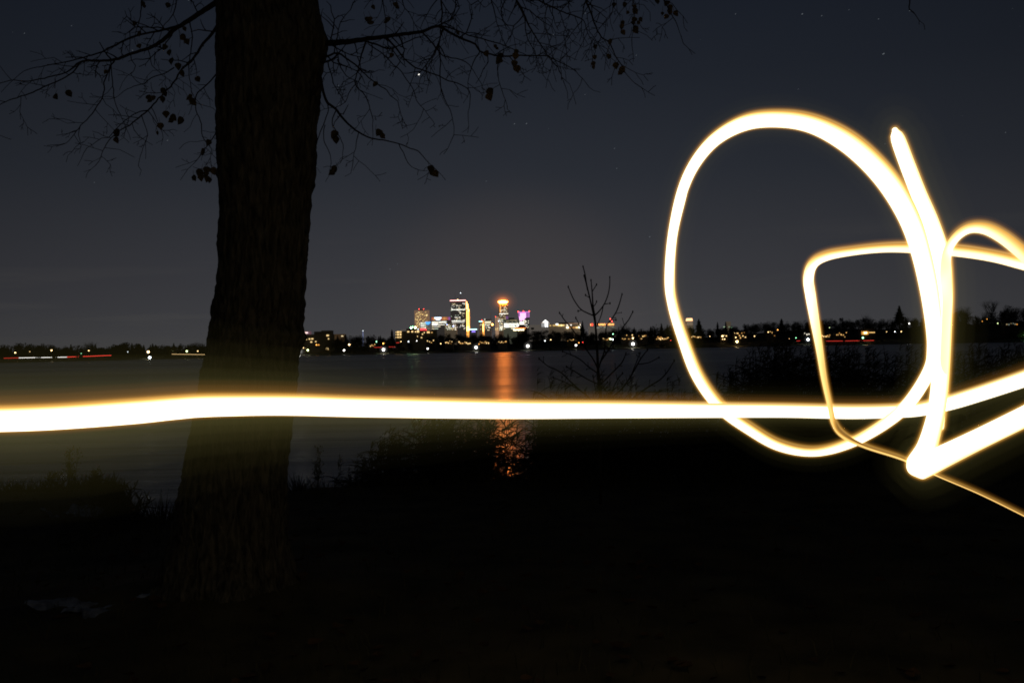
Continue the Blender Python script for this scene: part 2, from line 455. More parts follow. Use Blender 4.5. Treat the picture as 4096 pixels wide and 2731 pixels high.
limb([([(905,50,20),(871,100,14),(845,139,12),(814,174,11),(766,244,9),(732,270,8),(714,300,7),(692,335,6.5),(645,383,6),(605,429,6),(566,462,6),(518,501,5),(479,523,4),(435,562,3.6),(411,605,3),(398,642,2)], 5.95, 5.3),
      ([(697,272,5),(653,296,4),(605,311,4),(579,335,4),(536,346,3),(496,364,2.6),(462,392,2)], 5.7, 5.5),
      ([(588,442,5),(544,453,4),(501,483,3.6),(457,523,3.4),(435,551,3),(409,552,2.6),(348,592,2)], 5.5, 5.6),
      ([(566,462,4),(580,500,3.2),(590,540,3),(575,580,2.4),(555,648,2)], 5.5, 5.4),
      ([(605,429,3.5),(622,462,3),(640,510,2)], 5.5, 5.4),
      ([(760,90,5),(770,150,4.5),(762,210,4),(755,270,4),(760,330,3),(768,370,2.4)], 5.9, 5.8)], 13, .8)
limb([([(900,270,9),(867,296,6),(827,340,5),(784,383,5),(784,440,4),(806,497,4),(810,549,3.6),(845,597,3),(840,631,2)], 5.95, 5.6),
      ([(905,500,7),(875,518,5),(845,562,4),(812,605,3.4),(790,640,3),(766,662,2)], 5.95, 5.7)], 14, 1.1)
BOUGH_R = [(1215,-560,6.0),(1500,-420,5.8),(1800,-330,5.6),(2200,-270,5.35),(2600,-240,5.1),(3100,-220,4.85),(3700,-190,4.6)]
BOUGH_L = [(420,-170,4.9),(560,-220,5.1),(700,-290,5.4),(930,-480,6.0)]
def bough_at(px):
    B = BOUGH_R if px > 1000 else BOUGH_L
    return lerp([(a, b) for a, b, c in B], px), lerp([(a, c) for a, b, c in B], px)
def bough(B, w0, w1, seed):
    n = len(B); mb = MB()
    sm = catmull([(a, b, w0 + (w1 - w0) * i / (n - 1), c) for i, (a, b, c) in enumerate(B)], 30)
    mb.tube([P(q[0], q[1], q[3]) for q in sm], [q[2] / 2 / F * q[3] for q in sm], 8); build('branch', mb, M['twig'], tree)
bough(BOUGH_R, 60, 10, 1); bough(BOUGH_L, 12, 46, 2)
def hang(polys, seed, dens, depth=2, droop=.3):
    """a branch hanging into the picture from a bough above it"""
    (pts, d0, d1), rest = polys[0], polys[1:]
    y, D = bough_at(pts[0][0] - 15)
    limb([([(pts[0][0] - 15, y, pts[0][2] * 1.5)] + pts, D, d1)] + rest, seed, dens, depth, droop)
hang([([(575,-40,6),(566,0,5),(562,65,4),(549,109,3)], 5.0, 4.9)], 15, 1.5); hang([([(715,-40,6),(706,0,5),(693,57,4),(649,109,3)], 5.1, 5.2)], 16, 1.2)
limb([([(1250,182,34),(1303,174,27),(1372,170,23),(1460,159,19),(1547,146,16),(1634,135,14),(1690,126,13),(1730,111,11),(1760,107,11),(1799,131,10),(1852,157,9),(1904,179,8),(1921,205,7.5),(1965,218,7),(2008,226,7),(2083,222,6),(2148,224,5),(2192,226,4.5),(2235,248,4),(2266,263,4),(2296,279,3),(2327,314,2.6),(2344,330,2)], 6.0, 5.3),
      ([(1752,107,7),(1791,109,6),(1878,142,5),(1952,163,5),(2026,187,4),(2092,215,3)], 5.6, 5.5),
      ([(1690,131,7),(1730,174,6),(1760,213,5),(1773,226,4.5),(1808,233,4),(1847,240,4),(1878,261,3.4),(1912,314,2)], 5.7, 5.6),
      ([(1547,152,8),(1586,196,7),(1616,235,6),(1647,261,6),(1682,279,5.5),(1756,305,5),(1795,324,4.6),(1847,340,4),(1878,366,3.4),(1880,414,3),(1873,451,2)], 5.8, 5.9),
      ([(1460,165,8),(1516,183,7),(1560,196,6),(1595,183,5),(1642,161,4.4),(1677,148,4)], 5.8, 5.6),
      ([(1475,178,5),(1538,222,4.4),(1573,261,4),(1599,279,4),(1627,320,3.6),(1656,361,3.4),(1666,401,3),(1695,436,2.6),(1738,494,2)], 5.8, 5.4),
      ([(1464,168,8),(1451,205,7),(1433,279,5),(1420,335,5),(1460,383,4),(1481,436,3.4),(1492,479,3),(1490,501,2)], 5.8, 5.7),
      ([(1420,340,4),(1394,375,3.4),(1381,409,3),(1346,431,2)], 5.75, 5.9),
      ([(1756,187,5),(1762,244,5),(1760,305,4.4),(1767,370,4),(1791,422,3.4),(1808,462,3),(1817,540,2)], 5.6, 5.3),
      ([(1921,205,5),(1895,250,4),(1878,300,3),(1872,350,2)], 5.5, 5.4),
      ([(2008,226,5),(1990,262,4),(1993,310,3),(2010,370,3),(2030,425,2)], 5.4, 5.3)], 21, .8)
limb([([(1270,240,12),(1307,226,9),(1351,213,8),(1394,240,7),(1433,270,6),(1464,301,5),(1499,331,4.4),(1547,361,4),(1560,383,3.6),(1590,405,3),(1599,444,3),(1610,470,2)], 6.0, 5.5),
      ([(1270,255,12),(1294,250,10),(1329,240,8),(1352,215,7)], 6.0, 5.9),
      ([(1349,238,6),(1372,287,4),(1399,314,3.4),(1424,322,3)], 5.9, 5.8)], 22, .9)
limb([([(1262,280,16),(1281,305,12),(1294,370,11),(1311,414,11),(1342,436,10),(1372,475,9),(1433,529,7),(1486,553,6),(1547,564,5),(1603,577,4.4),(1642,594,4),(1673,605,4),(1703,640,3),(1730,666,2)], 5.95, 5.2),
      ([(1311,418,5),(1314,440,4),(1290,510,4),(1277,544,3.6),(1259,597,3),(1256,640,2)], 5.8, 5.9),
      ([(1342,444,5),(1329,492,4),(1359,549,3.4),(1372,579,3),(1372,631,2)], 5.75, 5.6),
      ([(1300,500,4),(1294,553,3.4),(1320,618,3),(1325,653,2)], 5.75, 5.7),
      ([(1595,575,4),(1612,610,3.4),(1634,653,3),(1658,675,2)], 5.4, 5.2),
      ([(1433,531,4),(1425,579,3),(1412,640,2)], 5.6, 5.5)], 23, .28, 1)
hang([([(1764,-60,9),(1764,0,7),(1769,52,6),(1764,104,5),(1756,174,5),(1725,244,4),(1695,296,2)], 5.5, 5.4)], 24, 1.2)
hang([([(2040,-60,10),(2065,0,8),(2096,57,8),(2118,109,6),(2157,170,5),(2192,226,4.4),(2231,270,4),(2253,322,2)], 5.3, 5.2), ([(2096,57,5),(2104,120,4),(2112,160,3.6),(2140,205,3)], 5.34, 5.3)], 25, 1.3)
hang([([(2100,-30,8),(2153,0,7),(2209,30,6),(2266,54,5),(2309,70,5),(2335,83,4),(2350,130,3),(2375,180,2)], 5.3, 5.1), ([(2330,85,4),(2290,130,3),(2260,180,2.4),(2245,230,2)], 5.13, 5.2), ([(2190,20,4),(2180,70,3.4),(2188,130,3),(2205,200,2)], 5.25, 5.2)], 26, 1.2)
hang([([(2335,-50,9),(2344,0,8),(2362,48,7),(2383,109,6),(2405,148,5.5),(2440,174,5),(2457,218,4.4),(2484,257,4),(2505,296,3),(2540,335,2)], 5.3, 5.0), ([(2344,0,5),(2335,30,4),(2328,80,3)], 5.22, 5.2)], 27, 1.1)
hang([([(2540,-40,5),(2531,0,4),(2540,45,3.4),(2536,87,3),(2527,157,2)], 5.2, 5.1)], 28, 1.5)
hang([([(2440,-40,5),(2455,0,4),(2445,60,3),(2410,100,2)], 5.2, 5.2)], 29, 1.5)
hang([([(2640,-50,7),(2658,0,6),(2675,39,5),(2693,70,4),(2710,105,3),(2725,144,2)], 5.1, 4.9)], 30, 1.1)
hang([([(1960,-40,6),(1968,10,5),(1978,50,4),(1990,100,3),(2000,130,2)], 5.5, 5.4)], 31, 1.6)
hang([([(1820,-40,5),(1822,20,4),(1816,60,3),(1800,100,2)], 5.5, 5.4)], 32, 1.4)
hang([([(1610,-40,5),(1612,20,4),(1640,60,3),(1660,100,2)], 5.6, 5.5)], 33, 1.3)
hang([([(1530,-40,5),(1533,10,4),(1540,60,3.4),(1544,120,3),(1530,190,2)], 5.7, 5.5)], 34, 1.0)
hang([([(3640,-40,6),(3639,10,5),(3637,40,5),(3655,52,5),(3660,58,3)], 4.6, 4.6)], 35, .0, 0)

# the last dead leaves hanging on
rnd = random.Random(9); mb = MB()
Z0 = [(1540,55,30),(1235,225,26),(1310,40,26),(1285,315,30),(1700,270,24),(1690,350,40),(1720,390,34),(1510,440,34),(1560,490,34),(1580,570,40),(1640,615,36),(1680,680,34),(1820,735,36),(1280,430,26),(970,665,24),
      (520,895,34),(635,865,40),(1500,840,34),(1370,905,34),(1410,905,28),(1500,920,34),(1760,930,34),(1745,890,26),(1525,1055,38),(1600,1085,40),(1660,1115,44),(1475,1165,36),(1450,1225,22),(1080,1220,38),(1075,1290,34),(1915,1315,34),(1870,1400,38),
      (1835,1590,44),(1900,1570,40),(1960,1575,40),(1850,1640,36),(1905,1650,34),(1790,1640,34),(1930,1660,30)]
Z1 = [(1080,70,26),(1280,50,28),(1020,185,30),(1050,180,26),(1210,185,28),(1245,515,28),(1095,780,34),(2155,845,44),(2145,895,40),(1125,1225,40),(720,1245,48),(720,1565,46),(1610,1560,44),(1650,1600,40),(2120,500,34),(2225,560,40),(2245,520,34),(2200,430,22),(1855,310,22)]
Z2 = [(30,520,36),(50,640,40),(20,590,36),(40,480,28),(1030,50,30),(1020,215,26),(1005,250,30),(1020,305,30),(1140,290,36),(1130,270,34),(1120,190,32),(1135,110,32),(1125,70,28),(1330,20,34),(1420,40,36),(1450,80,36),(1445,120,34),(1505,130,32),(1415,160,28),(1380,130,18),(765,435,24),(760,530,24),(885,525,30),(750,590,26),(955,610,36),(1015,645,36),(905,380,22),(1180,185,26),(1060,120,20),(935,50,26)]
for zs, ox, D0 in ((Z0, 0, 5.5), (Z1, 1024, 5.5), (Z2, 2048, 5.1)):
    for x, y, s in zs:
        c = P(ox + x / 2.296, y / 2.296, D0 + rnd.uniform(-.15, .15)); S = s * 1.95 / 2.296 / F * D0
        dr = Vector((rnd.uniform(-.8, .8), rnd.uniform(-.3, .3), -1))
        leaf(mb, c - dr.normalized() * S * .5, S, dr, Vector((rnd.uniform(-.5, .5), -1, rnd.uniform(-.2, .4))), rnd, .4)
        if rnd.random() < .35:
            dr = Vector((rnd.uniform(-1, 1), rnd.uniform(-.3, .3), -.6)); leaf(mb, c + Vector((rnd.uniform(-.01, .01), .02, 0)), S * .8, dr, Vector((.2, -1, .1)), rnd, .6)
        mb.tube([c - dr.normalized() * S * .5, c - dr.normalized() * S * .5 + Vector((rnd.uniform(-.015, .015), 0, .03))], [.0012, .0008], 3)
build('dead_leaves', mb, M['dead_leaf'], tree)

# ------------------------------------------------------------------ the sapling
SD = 9.0
b = P(2402, 1985, SD)
sap = thing('sapling', 'slender leafless sapling with upswept twigs rising out of the reeds', 'sapling', (b.x, b.y, bank_z(b.x, b.y)))
def sapline(lines, seed, name):
    rnd = random.Random(seed); mb = MB()
    for pts in lines:
        d = rnd.uniform(-.25, .25); sm = catmull(pts, 10); n = len(sm); W = []; R = []
        for i, s in enumerate(sm):
            D = SD + d * min(1, i / 12); W.append(P(s[0], s[1], D)); R.append(max(.003, s[2] / 2 / F * D))
        mb.tube(W, R, 7)
        if name != 'trunk':
            for i in range(3, n - 1):
                if rnd.random() < .14:
                    t = (W[i] - W[i-1]).normalized(); sd = t.cross(Vector((0, 1, 0))) * rnd.choice((-1, 1))
                    q = W[i] + (t * .7 + sd * .8) * rnd.uniform(.02, .06)
                    mb.tube([W[i], q], [.003, .0025], 5); mb.ball(q, .0045, 1.3, 6, 4)
        mb.ball(W[-1], .0065, 1.9, 7, 5)
    return build(name, mb, M['twig'], sap, smooth=True)
sapline([[(2402,2010,15),(2400,1800,14),(2403,1597,13),(2396,1540,12),(2392,1475,11),(2389,1410,10),(2383,1315,9),(2378,1262,8),(2372,1223,6.5),(2368,1162,5),(2364,1121,3.5)]], 1, 'trunk')
sapline([[(2386,1340,8),(2380,1290,7),(2366,1223,6.5),(2355,1175,6),(2346,1136,5.5),(2340,1097,5),(2332,1066,4)], [(2350,1160,5),(2346,1140,4.5),(2336,1103,3.5)], [(2362,1193,4),(2352,1187,3.5),(2342,1180,3)],
         [(2378,1263,6),(2366,1259,5.5),(2327,1240,5),(2305,1214,4.6),(2290,1188,4.4),(2279,1162,4),(2273,1147,3.5)], [(2327,1240,3.6),(2312,1244,3)],
         [(2378,1262,6),(2396,1245,5.5),(2418,1214,5),(2433,1175,4.5),(2439,1136,4),(2439,1109,3.5)], [(2418,1216,4),(2440,1213,3)], [(2412,1227,4),(2407,1253,4),(2396,1284,3.6),(2390,1300,3.6)],
         [(2369,1166,4),(2378,1152,3.5),(2386,1138,3)], [(2373,1227,4),(2381,1218,3.5),(2386,1206,3)]], 2, 'branch')
sapline([[(2392,1480,6),(2405,1440,6),(2418,1400,5.5),(2422,1340,5.5),(2427,1301,5),(2444,1280,5),(2466,1245,5),(2479,1210,4.5),(2488,1177,3.6)], [(2448,1280,3.6),(2464,1279,3)],
         [(2400,1450,6),(2440,1390,5.5),(2475,1336,5),(2497,1301,5),(2514,1280,4.5),(2531,1247,3.6)],
         [(2389,1470,6),(2375,1440,5.5),(2348,1401,5.5),(2320,1362,5),(2288,1315,5),(2261,1284,4.5),(2238,1251,3.6)], [(2345,1395,4.4),(2330,1340,4.4),(2318,1301,4),(2303,1271,3.4)]], 3, 'branch')
sapline([[(2387,1490,5),(2353,1466,5),(2314,1433,4.4),(2250,1405,3.5)], [(2394,1536,5.5),(2353,1518,5),(2318,1497,4.6),(2266,1466,3.6)], [(2400,1650,7),(2353,1588,6.5),(2327,1566,6),(2283,1527,5.5),(2253,1497,5),(2222,1477,4.6),(2192,1464,4),(2156,1434,3.4)],
         [(2327,1566,5),(2292,1545,4.4),(2257,1527,4),(2214,1510,3.4)], [(2383,1590,4),(2383,1562,4),(2372,1503,3.4)], [(2404,1560,4),(2420,1540,3.4),(2430,1528,3)]], 4, 'branch')
sapline([[(2400,1540,6),(2453,1486,5.5),(2488,1449,5),(2504,1412,3.6)], [(2402,1655,8),(2440,1597,7),(2484,1558,6.5),(2523,1505,6),(2562,1436,5),(2590,1399,3.6)], [(2549,1457,4.4),(2597,1449,4),(2636,1429,3.4)], [(2404,1690,8),(2470,1640,7),(2527,1597,6.5),(2566,1566,6),(2605,1540,5.5),(2645,1514,5),(2671,1484,4.4),(2697,1442,3.4)],
         [(2566,1568,4),(2645,1567,3.6),(2671,1558,3)], [(2440,1590,4.4),(2462,1532,4),(2490,1492,3.4)], [(2523,1505,4),(2545,1450,3.6),(2560,1412,3)]], 5, 'branch')

# ------------------------------------------------------------------ reeds along the water
RP = [(1240,1900),(1400,1880),(1440,1800),(1600,1745),(1700,1705),(2040,1690),(2110,1640),(2160,1520),(2200,1500),(2300,1545),(2480,1560),(2700,1540),(2850,1505),(2950,1455),(3060,1415),(3200,1430),(3400,1440),(3600,1450),(3800,1435),(4096,1425),(4500,1425)]
rnd = random.Random(5); mb = MB()
def blade(mb, p, d, L, w, droop, rnd):
    d = d.normalized(); sd = d.cross(Vector((rnd.gauss(0, .3), 1, rnd.gauss(0, .5)))).normalized()
    q = p.copy(); vs = [p - sd * w * .4, p + sd * w * .4]; fs = []
    for i, ww in enumerate((1, .9, .55, .05)):
        d = (d + Vector((0, 0, -droop))).normalized(); q = q + d * L / 4
        vs += [q - sd * w * ww * .5, q + sd * w * ww * .5]; fs.append((2*i, 2*i+1, 2*i+3, 2*i+2))
    mb.add(vs, fs)
def reed(X, Y, zb, zt, w=1.0):
    h = zt - zb
    if h < .15: return
    lean = Vector((rnd.gauss(.07, .05) * h, rnd.gauss(0, .04) * h, 0))
    pts = [Vector((X, Y, zb)) + lean * (t ** 2) + Vector((0, 0, h * t)) for t in (0, .35, .7, 1)]
    mb.tube(pts, [.005 * w, .0045 * w, .0035 * w, .002 * w], 3)
    for k in range(int(4 + h * 3.5)):
        t = rnd.uniform(.12, .97); i = min(2, int(t * 3)); q = pts[i].lerp(pts[i+1], t * 3 - i)
        a = rnd.choice((0, 0, math.pi)) + rnd.gauss(0, .7)
        blade(mb, q, Vector((math.cos(a), math.sin(a) * .7, rnd.uniform(.5, 1.3))), rnd.uniform(.18, .42), rnd.uniform(.010, .019) * w, rnd.uniform(.15, .5), rnd)
    if rnd.random() < .55:
        for k in range(9):
            t = rnd.uniform(0, .2); q = pts[3] + Vector((0, 0, -.05 + t))
            blade(mb, q, Vector((rnd.gauss(.35, .3), rnd.gauss(0, .3), 1)), rnd.uniform(.06, .15), .008, .35, rnd)
for i in range(4000):
    px = rnd.uniform(1330, 4450) if i > 250 else rnd.uniform(2050, 4400)
    if px < 1500 and rnd.random() < .6: continue
    if px < 2080 and mnoise.noise(Vector((px / 60.0, 9.1, 0))) < -.15 and rnd.random() < .4: continue
    if 1940 < px < 2090 and rnd.random() < .55: continue
    D = rnd.uniform(11.4, 14.2)
    if px > 3400 and rnd.random() < .3: continue
    X, Y = XY(px, D); zb = max(-.3, bank_z(X, Y)) if Y < 15 else -.2
    r = rnd.random()
    ty = lerp(RP, px)
    zt = 2.8 - (ty - yh(px)) / F * D
    k = rnd.random()
    cl = mnoise.noise(Vector((px / 95.0, 4.2, 0)))
    tall = (.42 if px > 2850 else .13) + .42 * max(-.25, cl)
    if px > 2080: zt = zb + (zt - zb) * (rnd.uniform(.82, 1.02) if k < tall else rnd.uniform(.45, .80))
    else: zt = zb + (zt - zb) * (rnd.uniform(.85, 1.05) if k < .3 else rnd.uniform(.45, .85))
    reed(X, Y, zb, zt)
tag(build('reeds', mb, M['reed']), 'dense dark reeds along the water edge right of the tree', 'reeds', kind='stuff')

# single dry weeds and shrubs standing against the water
def weed(px, py, top, D, label, n, spread, seed, kind='stalk', name='dry_weed', cat='weed'):
    rnd = random.Random(seed); p = P(px, py, D); p.z = bank_z(p.x, p.y) - .02 if p.y < 15 else 0; H = P(px, top, D).z - p.z; mb = MB()
    for k in range(n):
        d = Vector((rnd.gauss(0, spread), rnd.gauss(0, spread * .6), 1)).normalized()
        if kind == 'stalk':
            L = H * rnd.uniform(.55, 1.0) if k else H
            pts = [p + d * (L * t) + Vector((.05 * L * math.sin(3 * t + k), 0, 0)) for t in np.linspace(0, 1, 7)]
            mb.tube(pts, list(np.linspace(.005, .002, 7)), 4)
            for j in range(34):
                t = rnd.uniform(.3, 1); i = min(5, int(t * 6)); q = pts[i].lerp(pts[i+1], t * 6 - i)
                a = rnd.uniform(0, 6.28); e = q + Vector((math.cos(a), math.sin(a), rnd.uniform(.3, 1.4))) * rnd.uniform(.015, .06) * (1.3 - .5 * t)
                mb.tube([q, e], [.0018, .0014], 3); mb.ball(e, rnd.uniform(.003, .008), 1.4, 5, 4)
        elif kind == 'bare':
            L = H * rnd.uniform(.7, 1.0); twig(mb, p.copy(), d, L, .010, rnd, 2, -.03, D)
        else:
            L = H * rnd.uniform(.4, 1.0); blade(mb, p + Vector((rnd.gauss(0, .03), rnd.gauss(0, .03), 0)), d, L, .012, .12, rnd)
    tag(build(name, mb, M['reed'], origin=p), label, cat)
weed(283, 1945, 1790, 10.6, 'tallest upright dry weed stalk on the bank left of the tree', 5, .09, 1)
weed(205, 1945, 1880, 10.6, 'short leaning dry weed left of the tallest weed stalk', 5, .5, 2)
weed(365, 1950, 1872, 10.5, 'spreading dry weed between the tallest stalk and the bare shrub', 6, .55, 3)
weed(500, 2025, 1893, 9.6, 'bare twiggy shrub on the sloping bank end left of the trunk', 11, .45, 4, 'bare', 'bare_shrub', 'shrub')
weed(640, 2060, 1945, 9.5, 'drooping grass tussock beside the left edge of the trunk', 110, .3, 5, 'grass', 'grass_tussock', 'grass tussock')
weed(1268, 1945, 1784, 11.0, 'lone tall dry weed against the water right of the trunk', 3, .12, 6)
weed(1190, 1945, 1868, 11.0, 'low grass tussock at the right foot of the trunk silhouette', 60, .45, 7, 'grass', 'grass_tussock', 'grass tussock')
weed(60, 1950, 1905, 10.8, 'thin grass tussock at the far left end of the bank', 50, .5, 8, 'grass', 'grass_tussock', 'grass tussock')

# ------------------------------------------------------------------ the light trail
c0 = P(2000, 1640, 2.8)
trail = thing('light_trail', 'glowing white and amber scribble of light drawn in the air before the lake', 'light trail', (c0.x, c0.y, 0))
K = 4096 / 2352.0
EDGE = ((-6, (.25, .6, 1.0), 6.0, 0), (-3, (.9, 1.0, .42), 8.0, .1), (1, (1.0, .52, .10), 12.0, .35), (5, (1.0, .45, .06), 3.6, .7), (11, (1.0, .40, .05), .9, 1.0))
def stroke(name, label, pts, heat, closed=False, asym=.5, z0=.45, ex=2.0, soft=1.0, power=1.0, fringe=(), lift=0, veil=(), taper=None, dim=(0, 0, 1)):
    """pts: (x, y, width) in the 2352 wide view plus distance in metres; self-glowing shells imitate glare and melt the edge of each stroke"""
    q = [(x * K, y * K, w * K, D) for x, y, w, D in pts]
    if closed: q = q + q[:3]
    sm = catmull(q, 10)
    if closed:
        n0 = len(catmull(q[:2], 10)); sm = sm[n0 - 1:]
    W = [P(s_[0], s_[1], s_[3]) for s_ in sm]; ww = [s_[2] / 2 for s_ in sm]; DD = [s_[3] for s_ in sm]
    DM = Vector(dim).normalized()
    core = [max(w * .5, w - 6 * soft) for w in ww]
    def hf(t, d):
        h = heat(t) if callable(heat) else heat
        e = max(0, d.dot(DM) - z0) / (1 - z0)
        return max(0, min(1, h - asym * e ** ex))
    mb = MB(); mb.tube(W, [max(.0015, w / F * D) for w, D in zip(core, DD)], 28, hf, True)
    o = build(name, mb, M['trail'], trail, smooth=True); o['label'] = label
    mean = sum(ww) / len(ww); sc_ = math.sqrt(40 / mean) * power
    def shell(nm, ext, mt, lf, st, n=24):
        m2 = MB(); sel = sorted(set(list(range(0, len(W), st)) + [len(W) - 1]))
        tp = [taper(i / (len(W) - 1)) if taper else 1 for i in range(len(W))]
        m2.tube([W[i] + Vector((0, 0, lift * lf / F * DD[i])) for i in sel], [max(core[i] + 1, ww[i] + ext * tp[i]) / F * DD[i] for i in sel], n, None, True)
        build(nm, m2, mt, o, smooth=True)
    for ext, col, st, lf in EDGE: shell('soft_edge', ext * soft, air(col, st * sc_ * (.55 / power + .45 if ext > 0 else 1) / soft ** .5), lf, 1)
    for ext, st, up_ in fringe: shell('orange_fringe', ext, air((1.0, .32, .04), st), up_, 1)
    for ext, st in veil: shell('glow_shell', ext, air((1.0, .86, .26), st), 0, 2, 32)  # wide dim emissive tubes imitate lens glare around the stroke
    return o

stroke('straight_streak', 'thick white light band running straight across the trunk and the water',
       [(-600,958,68,2.12),(-300,960,66,2.155),(-70,962,64,2.19),(0,963,63,2.2),(130,958,63,2.22),(300,946,62,2.28),(400,937,59,2.33),(470,932,57,2.36),(600,930,54,2.4),(700,931,53,2.44),(800,934,52,2.48),(1000,938,50,2.55),(1200,941,47,2.62),(1400,941,44,2.7),(1600,942,40,2.78),(1800,943,37,2.86),(1950,946,37,2.9),(2050,944,36,2.92),(2110,940,37,2.92),(2180,925,39,2.9),(2250,904,40,2.86),(2352,870,42,2.8),(2440,838,44,2.75),(2540,806,44,2.7),(2620,800,44,2.66),(2655,822,44,2.62)],
       1.0, asym=.85, z0=.55, ex=1.2, power=.7, lift=7, fringe=((20, .55, 2.2), (30, .35, 3.4)), veil=((30, .12), (60, .085), (95, .06), (140, .038), (200, .016), (270, .006)), taper=lambda t: lerp([(0, 1.5), (.25, 1.35), (.42, .85), (.55, .5), (.7, .34), (1, .32)], t))
stroke('oval_loop', 'tall oval loop of light right of the sapling',
       [(1538,640,29,2.9),(1545,540,28,2.88),(1567,440,30,2.85),(1600,370,32,2.82),(1650,315,36,2.8),(1720,280,42,2.76),(1800,274,45,2.72),(1870,287,48,2.7),(1940,322,54,2.68),(2000,372,56,2.67),(2050,432,56,2.67),(2090,505,52,2.68),(2115,580,48,2.7),(2133,660,46,2.72),(2144,740,42,2.74),(2146,800,38,2.77),(2135,850,34,2.8),(2090,922,34,2.82),(2030,974,32,2.85),(1950,1018,29,2.88),(1870,1037,28,2.9),(1790,1023,31,2.9),(1720,984,33,2.9),(1655,935,34,2.9),(1602,862,34,2.9),(1566,770,31,2.9),(1545,700,29,2.9)],
       .86, True, asym=.9, z0=.12, ex=.85, soft=1.0, power=.45, lift=4, dim=(.42, 0, .9), veil=((16, .08), (34, .05), (60, .02)))
stroke('pointed_stroke', 'broad stroke of light falling from a pointed tip and doubling back to the right',
       [(2056,300,22,2.8),(2062,318,38,2.8),(2084,378,41,2.8),(2110,445,42,2.8),(2138,512,44,2.8),(2158,580,48,2.78),(2166,650,48,2.76),(2166,740,46,2.74),(2162,830,46,2.72),(2157,900,46,2.7),(2148,960,46,2.68),(2130,1025,52,2.65),(2112,1068,66,2.62),(2128,1066,62,2.6),(2170,1046,58,2.58),(2250,1007,54,2.56),(2352,957,54,2.52),(2450,908,56,2.52),(2560,868,50,2.56),(2650,835,46,2.6)],
       .88, asym=.62, z0=.2, ex=.9, soft=1.2, power=.5, lift=2, dim=(.85, 0, -.3), veil=((20, .09), (45, .06), (80, .035), (130, .012)))
stroke('squared_stroke', 'thin amber stroke turning two rounded corners inside and below the oval loop',
       [(2640,1330,9,2.4),(2440,1228,9,2.5),(2352,1183,9,2.55),(2250,1133,9,2.6),(2150,1090,10,2.68),(2075,1054,13,2.74),(1990,1026,14,2.8),(1938,1000,19,2.84),(1916,972,18,2.86),(1906,930,17,2.86),(1893,870,18,2.86),(1882,800,21,2.86),(1872,740,25,2.86),(1862,680,28,2.86),(1857,638,28,2.86),(1868,606,27,2.85),(1900,588,26,2.84),(1960,577,24,2.83),(2030,570,25,2.82),(2100,570,28,2.82),(2200,577,30,2.8),(2280,589,30,2.78),(2352,606,33,2.75),(2430,626,34,2.72),(2500,665,36,2.68),(2530,730,36,2.64)],
       lambda t: lerp([(0,.42),(.2,.45),(.3,.5),(.42,.42),(.5,.55),(.58,.9),(.66,.8),(.75,.74),(.9,.8),(1,.8)], t), asym=.72, z0=-.1, ex=.8, soft=.8, power=.4, lift=9)
stroke('arched_stroke', 'small amber arch of light right of the pointed stroke, leaving the picture',
       [(2160,980,24,2.7),(2166,880,26,2.7),(2171,780,26,2.7),(2176,690,30,2.7),(2172,630,32,2.7),(2176,580,28,2.7),(2196,545,28,2.68),(2226,525,31,2.66),(2262,525,35,2.64),(2300,543,37,2.62),(2340,574,38,2.6),(2385,615,40,2.58),(2430,660,40,2.58),(2490,700,38,2.6),(2530,735,36,2.63)],
       lambda t: lerp([(0,.8),(.4,.85),(.55,.8),(.7,.68),(1,.62)], t), asym=.6, z0=-.2, ex=.8, soft=1.3, power=.4, lift=6)

# ------------------------------------------------------------------ far trees
def leafcloud(mb, c, rx, ry, rz, n, s, rnd):
    for _ in range(n):
        while True:
            u = Vector((rnd.uniform(-1, 1), rnd.uniform(-1, 1), rnd.uniform(-1, 1)))
            if u.length < 1: break
        u *= (u.length ** -.25) if u.length > .05 else 1
        p = Vector(c) + Vector((u.x * rx, u.y * ry, u.z * rz))
        a = Vector((rnd.gauss(0, 1), rnd.gauss(0, 1), rnd.gauss(0, 1))).normalized(); b = a.orthogonal().normalized(); ss = s * rnd.uniform(.5, 1.3)
        mb.add([p + a * ss, p - a * ss * .6 + b * ss * .7, p - a * ss * .6 - b * ss * .7], [(0, 1, 2)])
def round_crown(mb, x, y, z0, z1, w, rnd, dens=1.0, s=.55):
    H = z1 - z0
    for k in range(7):
        a = rnd.uniform(0, 6.28); r = w * rnd.uniform(.1, .36) / 1
        f = rnd.uniform(.35, .86)
        leafcloud(mb, (x + math.cos(a) * r, y + math.sin(a) * r, z0 + H * f), w * rnd.uniform(.2, .34), w * .3, H * rnd.uniform(.11, .2), int(70 * dens), s, rnd)
    leafcloud(mb, (x, y, z0 + H * .55), w * .36, w * .36, H * .4, int(160 * dens), s, rnd)
def bare(mb, p, d, L, r, rnd, depth):
    n = 4; pts = [p]; rr = [r]; q = p.copy(); d = d.normalized()
    for i in range(n):
        d = (d + Vector((rnd.gauss(0, .16), rnd.gauss(0, .16), .06))).normalized(); q = q + d * L / n; pts.append(q.copy()); rr.append(r * (1 - .5 * (i + 1) / n))
    mb.tube(pts, rr, 3)
    if depth <= 0: return
    for k in range(4 if depth > 1 else 5):
        i = rnd.randint(2, 4); a = rnd.uniform(0, 6.28)
        dd = (d + Vector((math.cos(a), math.sin(a), rnd.uniform(-.1, .5))) * rnd.uniform(.5, .95)).normalized()
        bare(mb, pts[i], dd, L * rnd.uniform(.55, .8), rr[i] * .62, rnd, depth - 1)
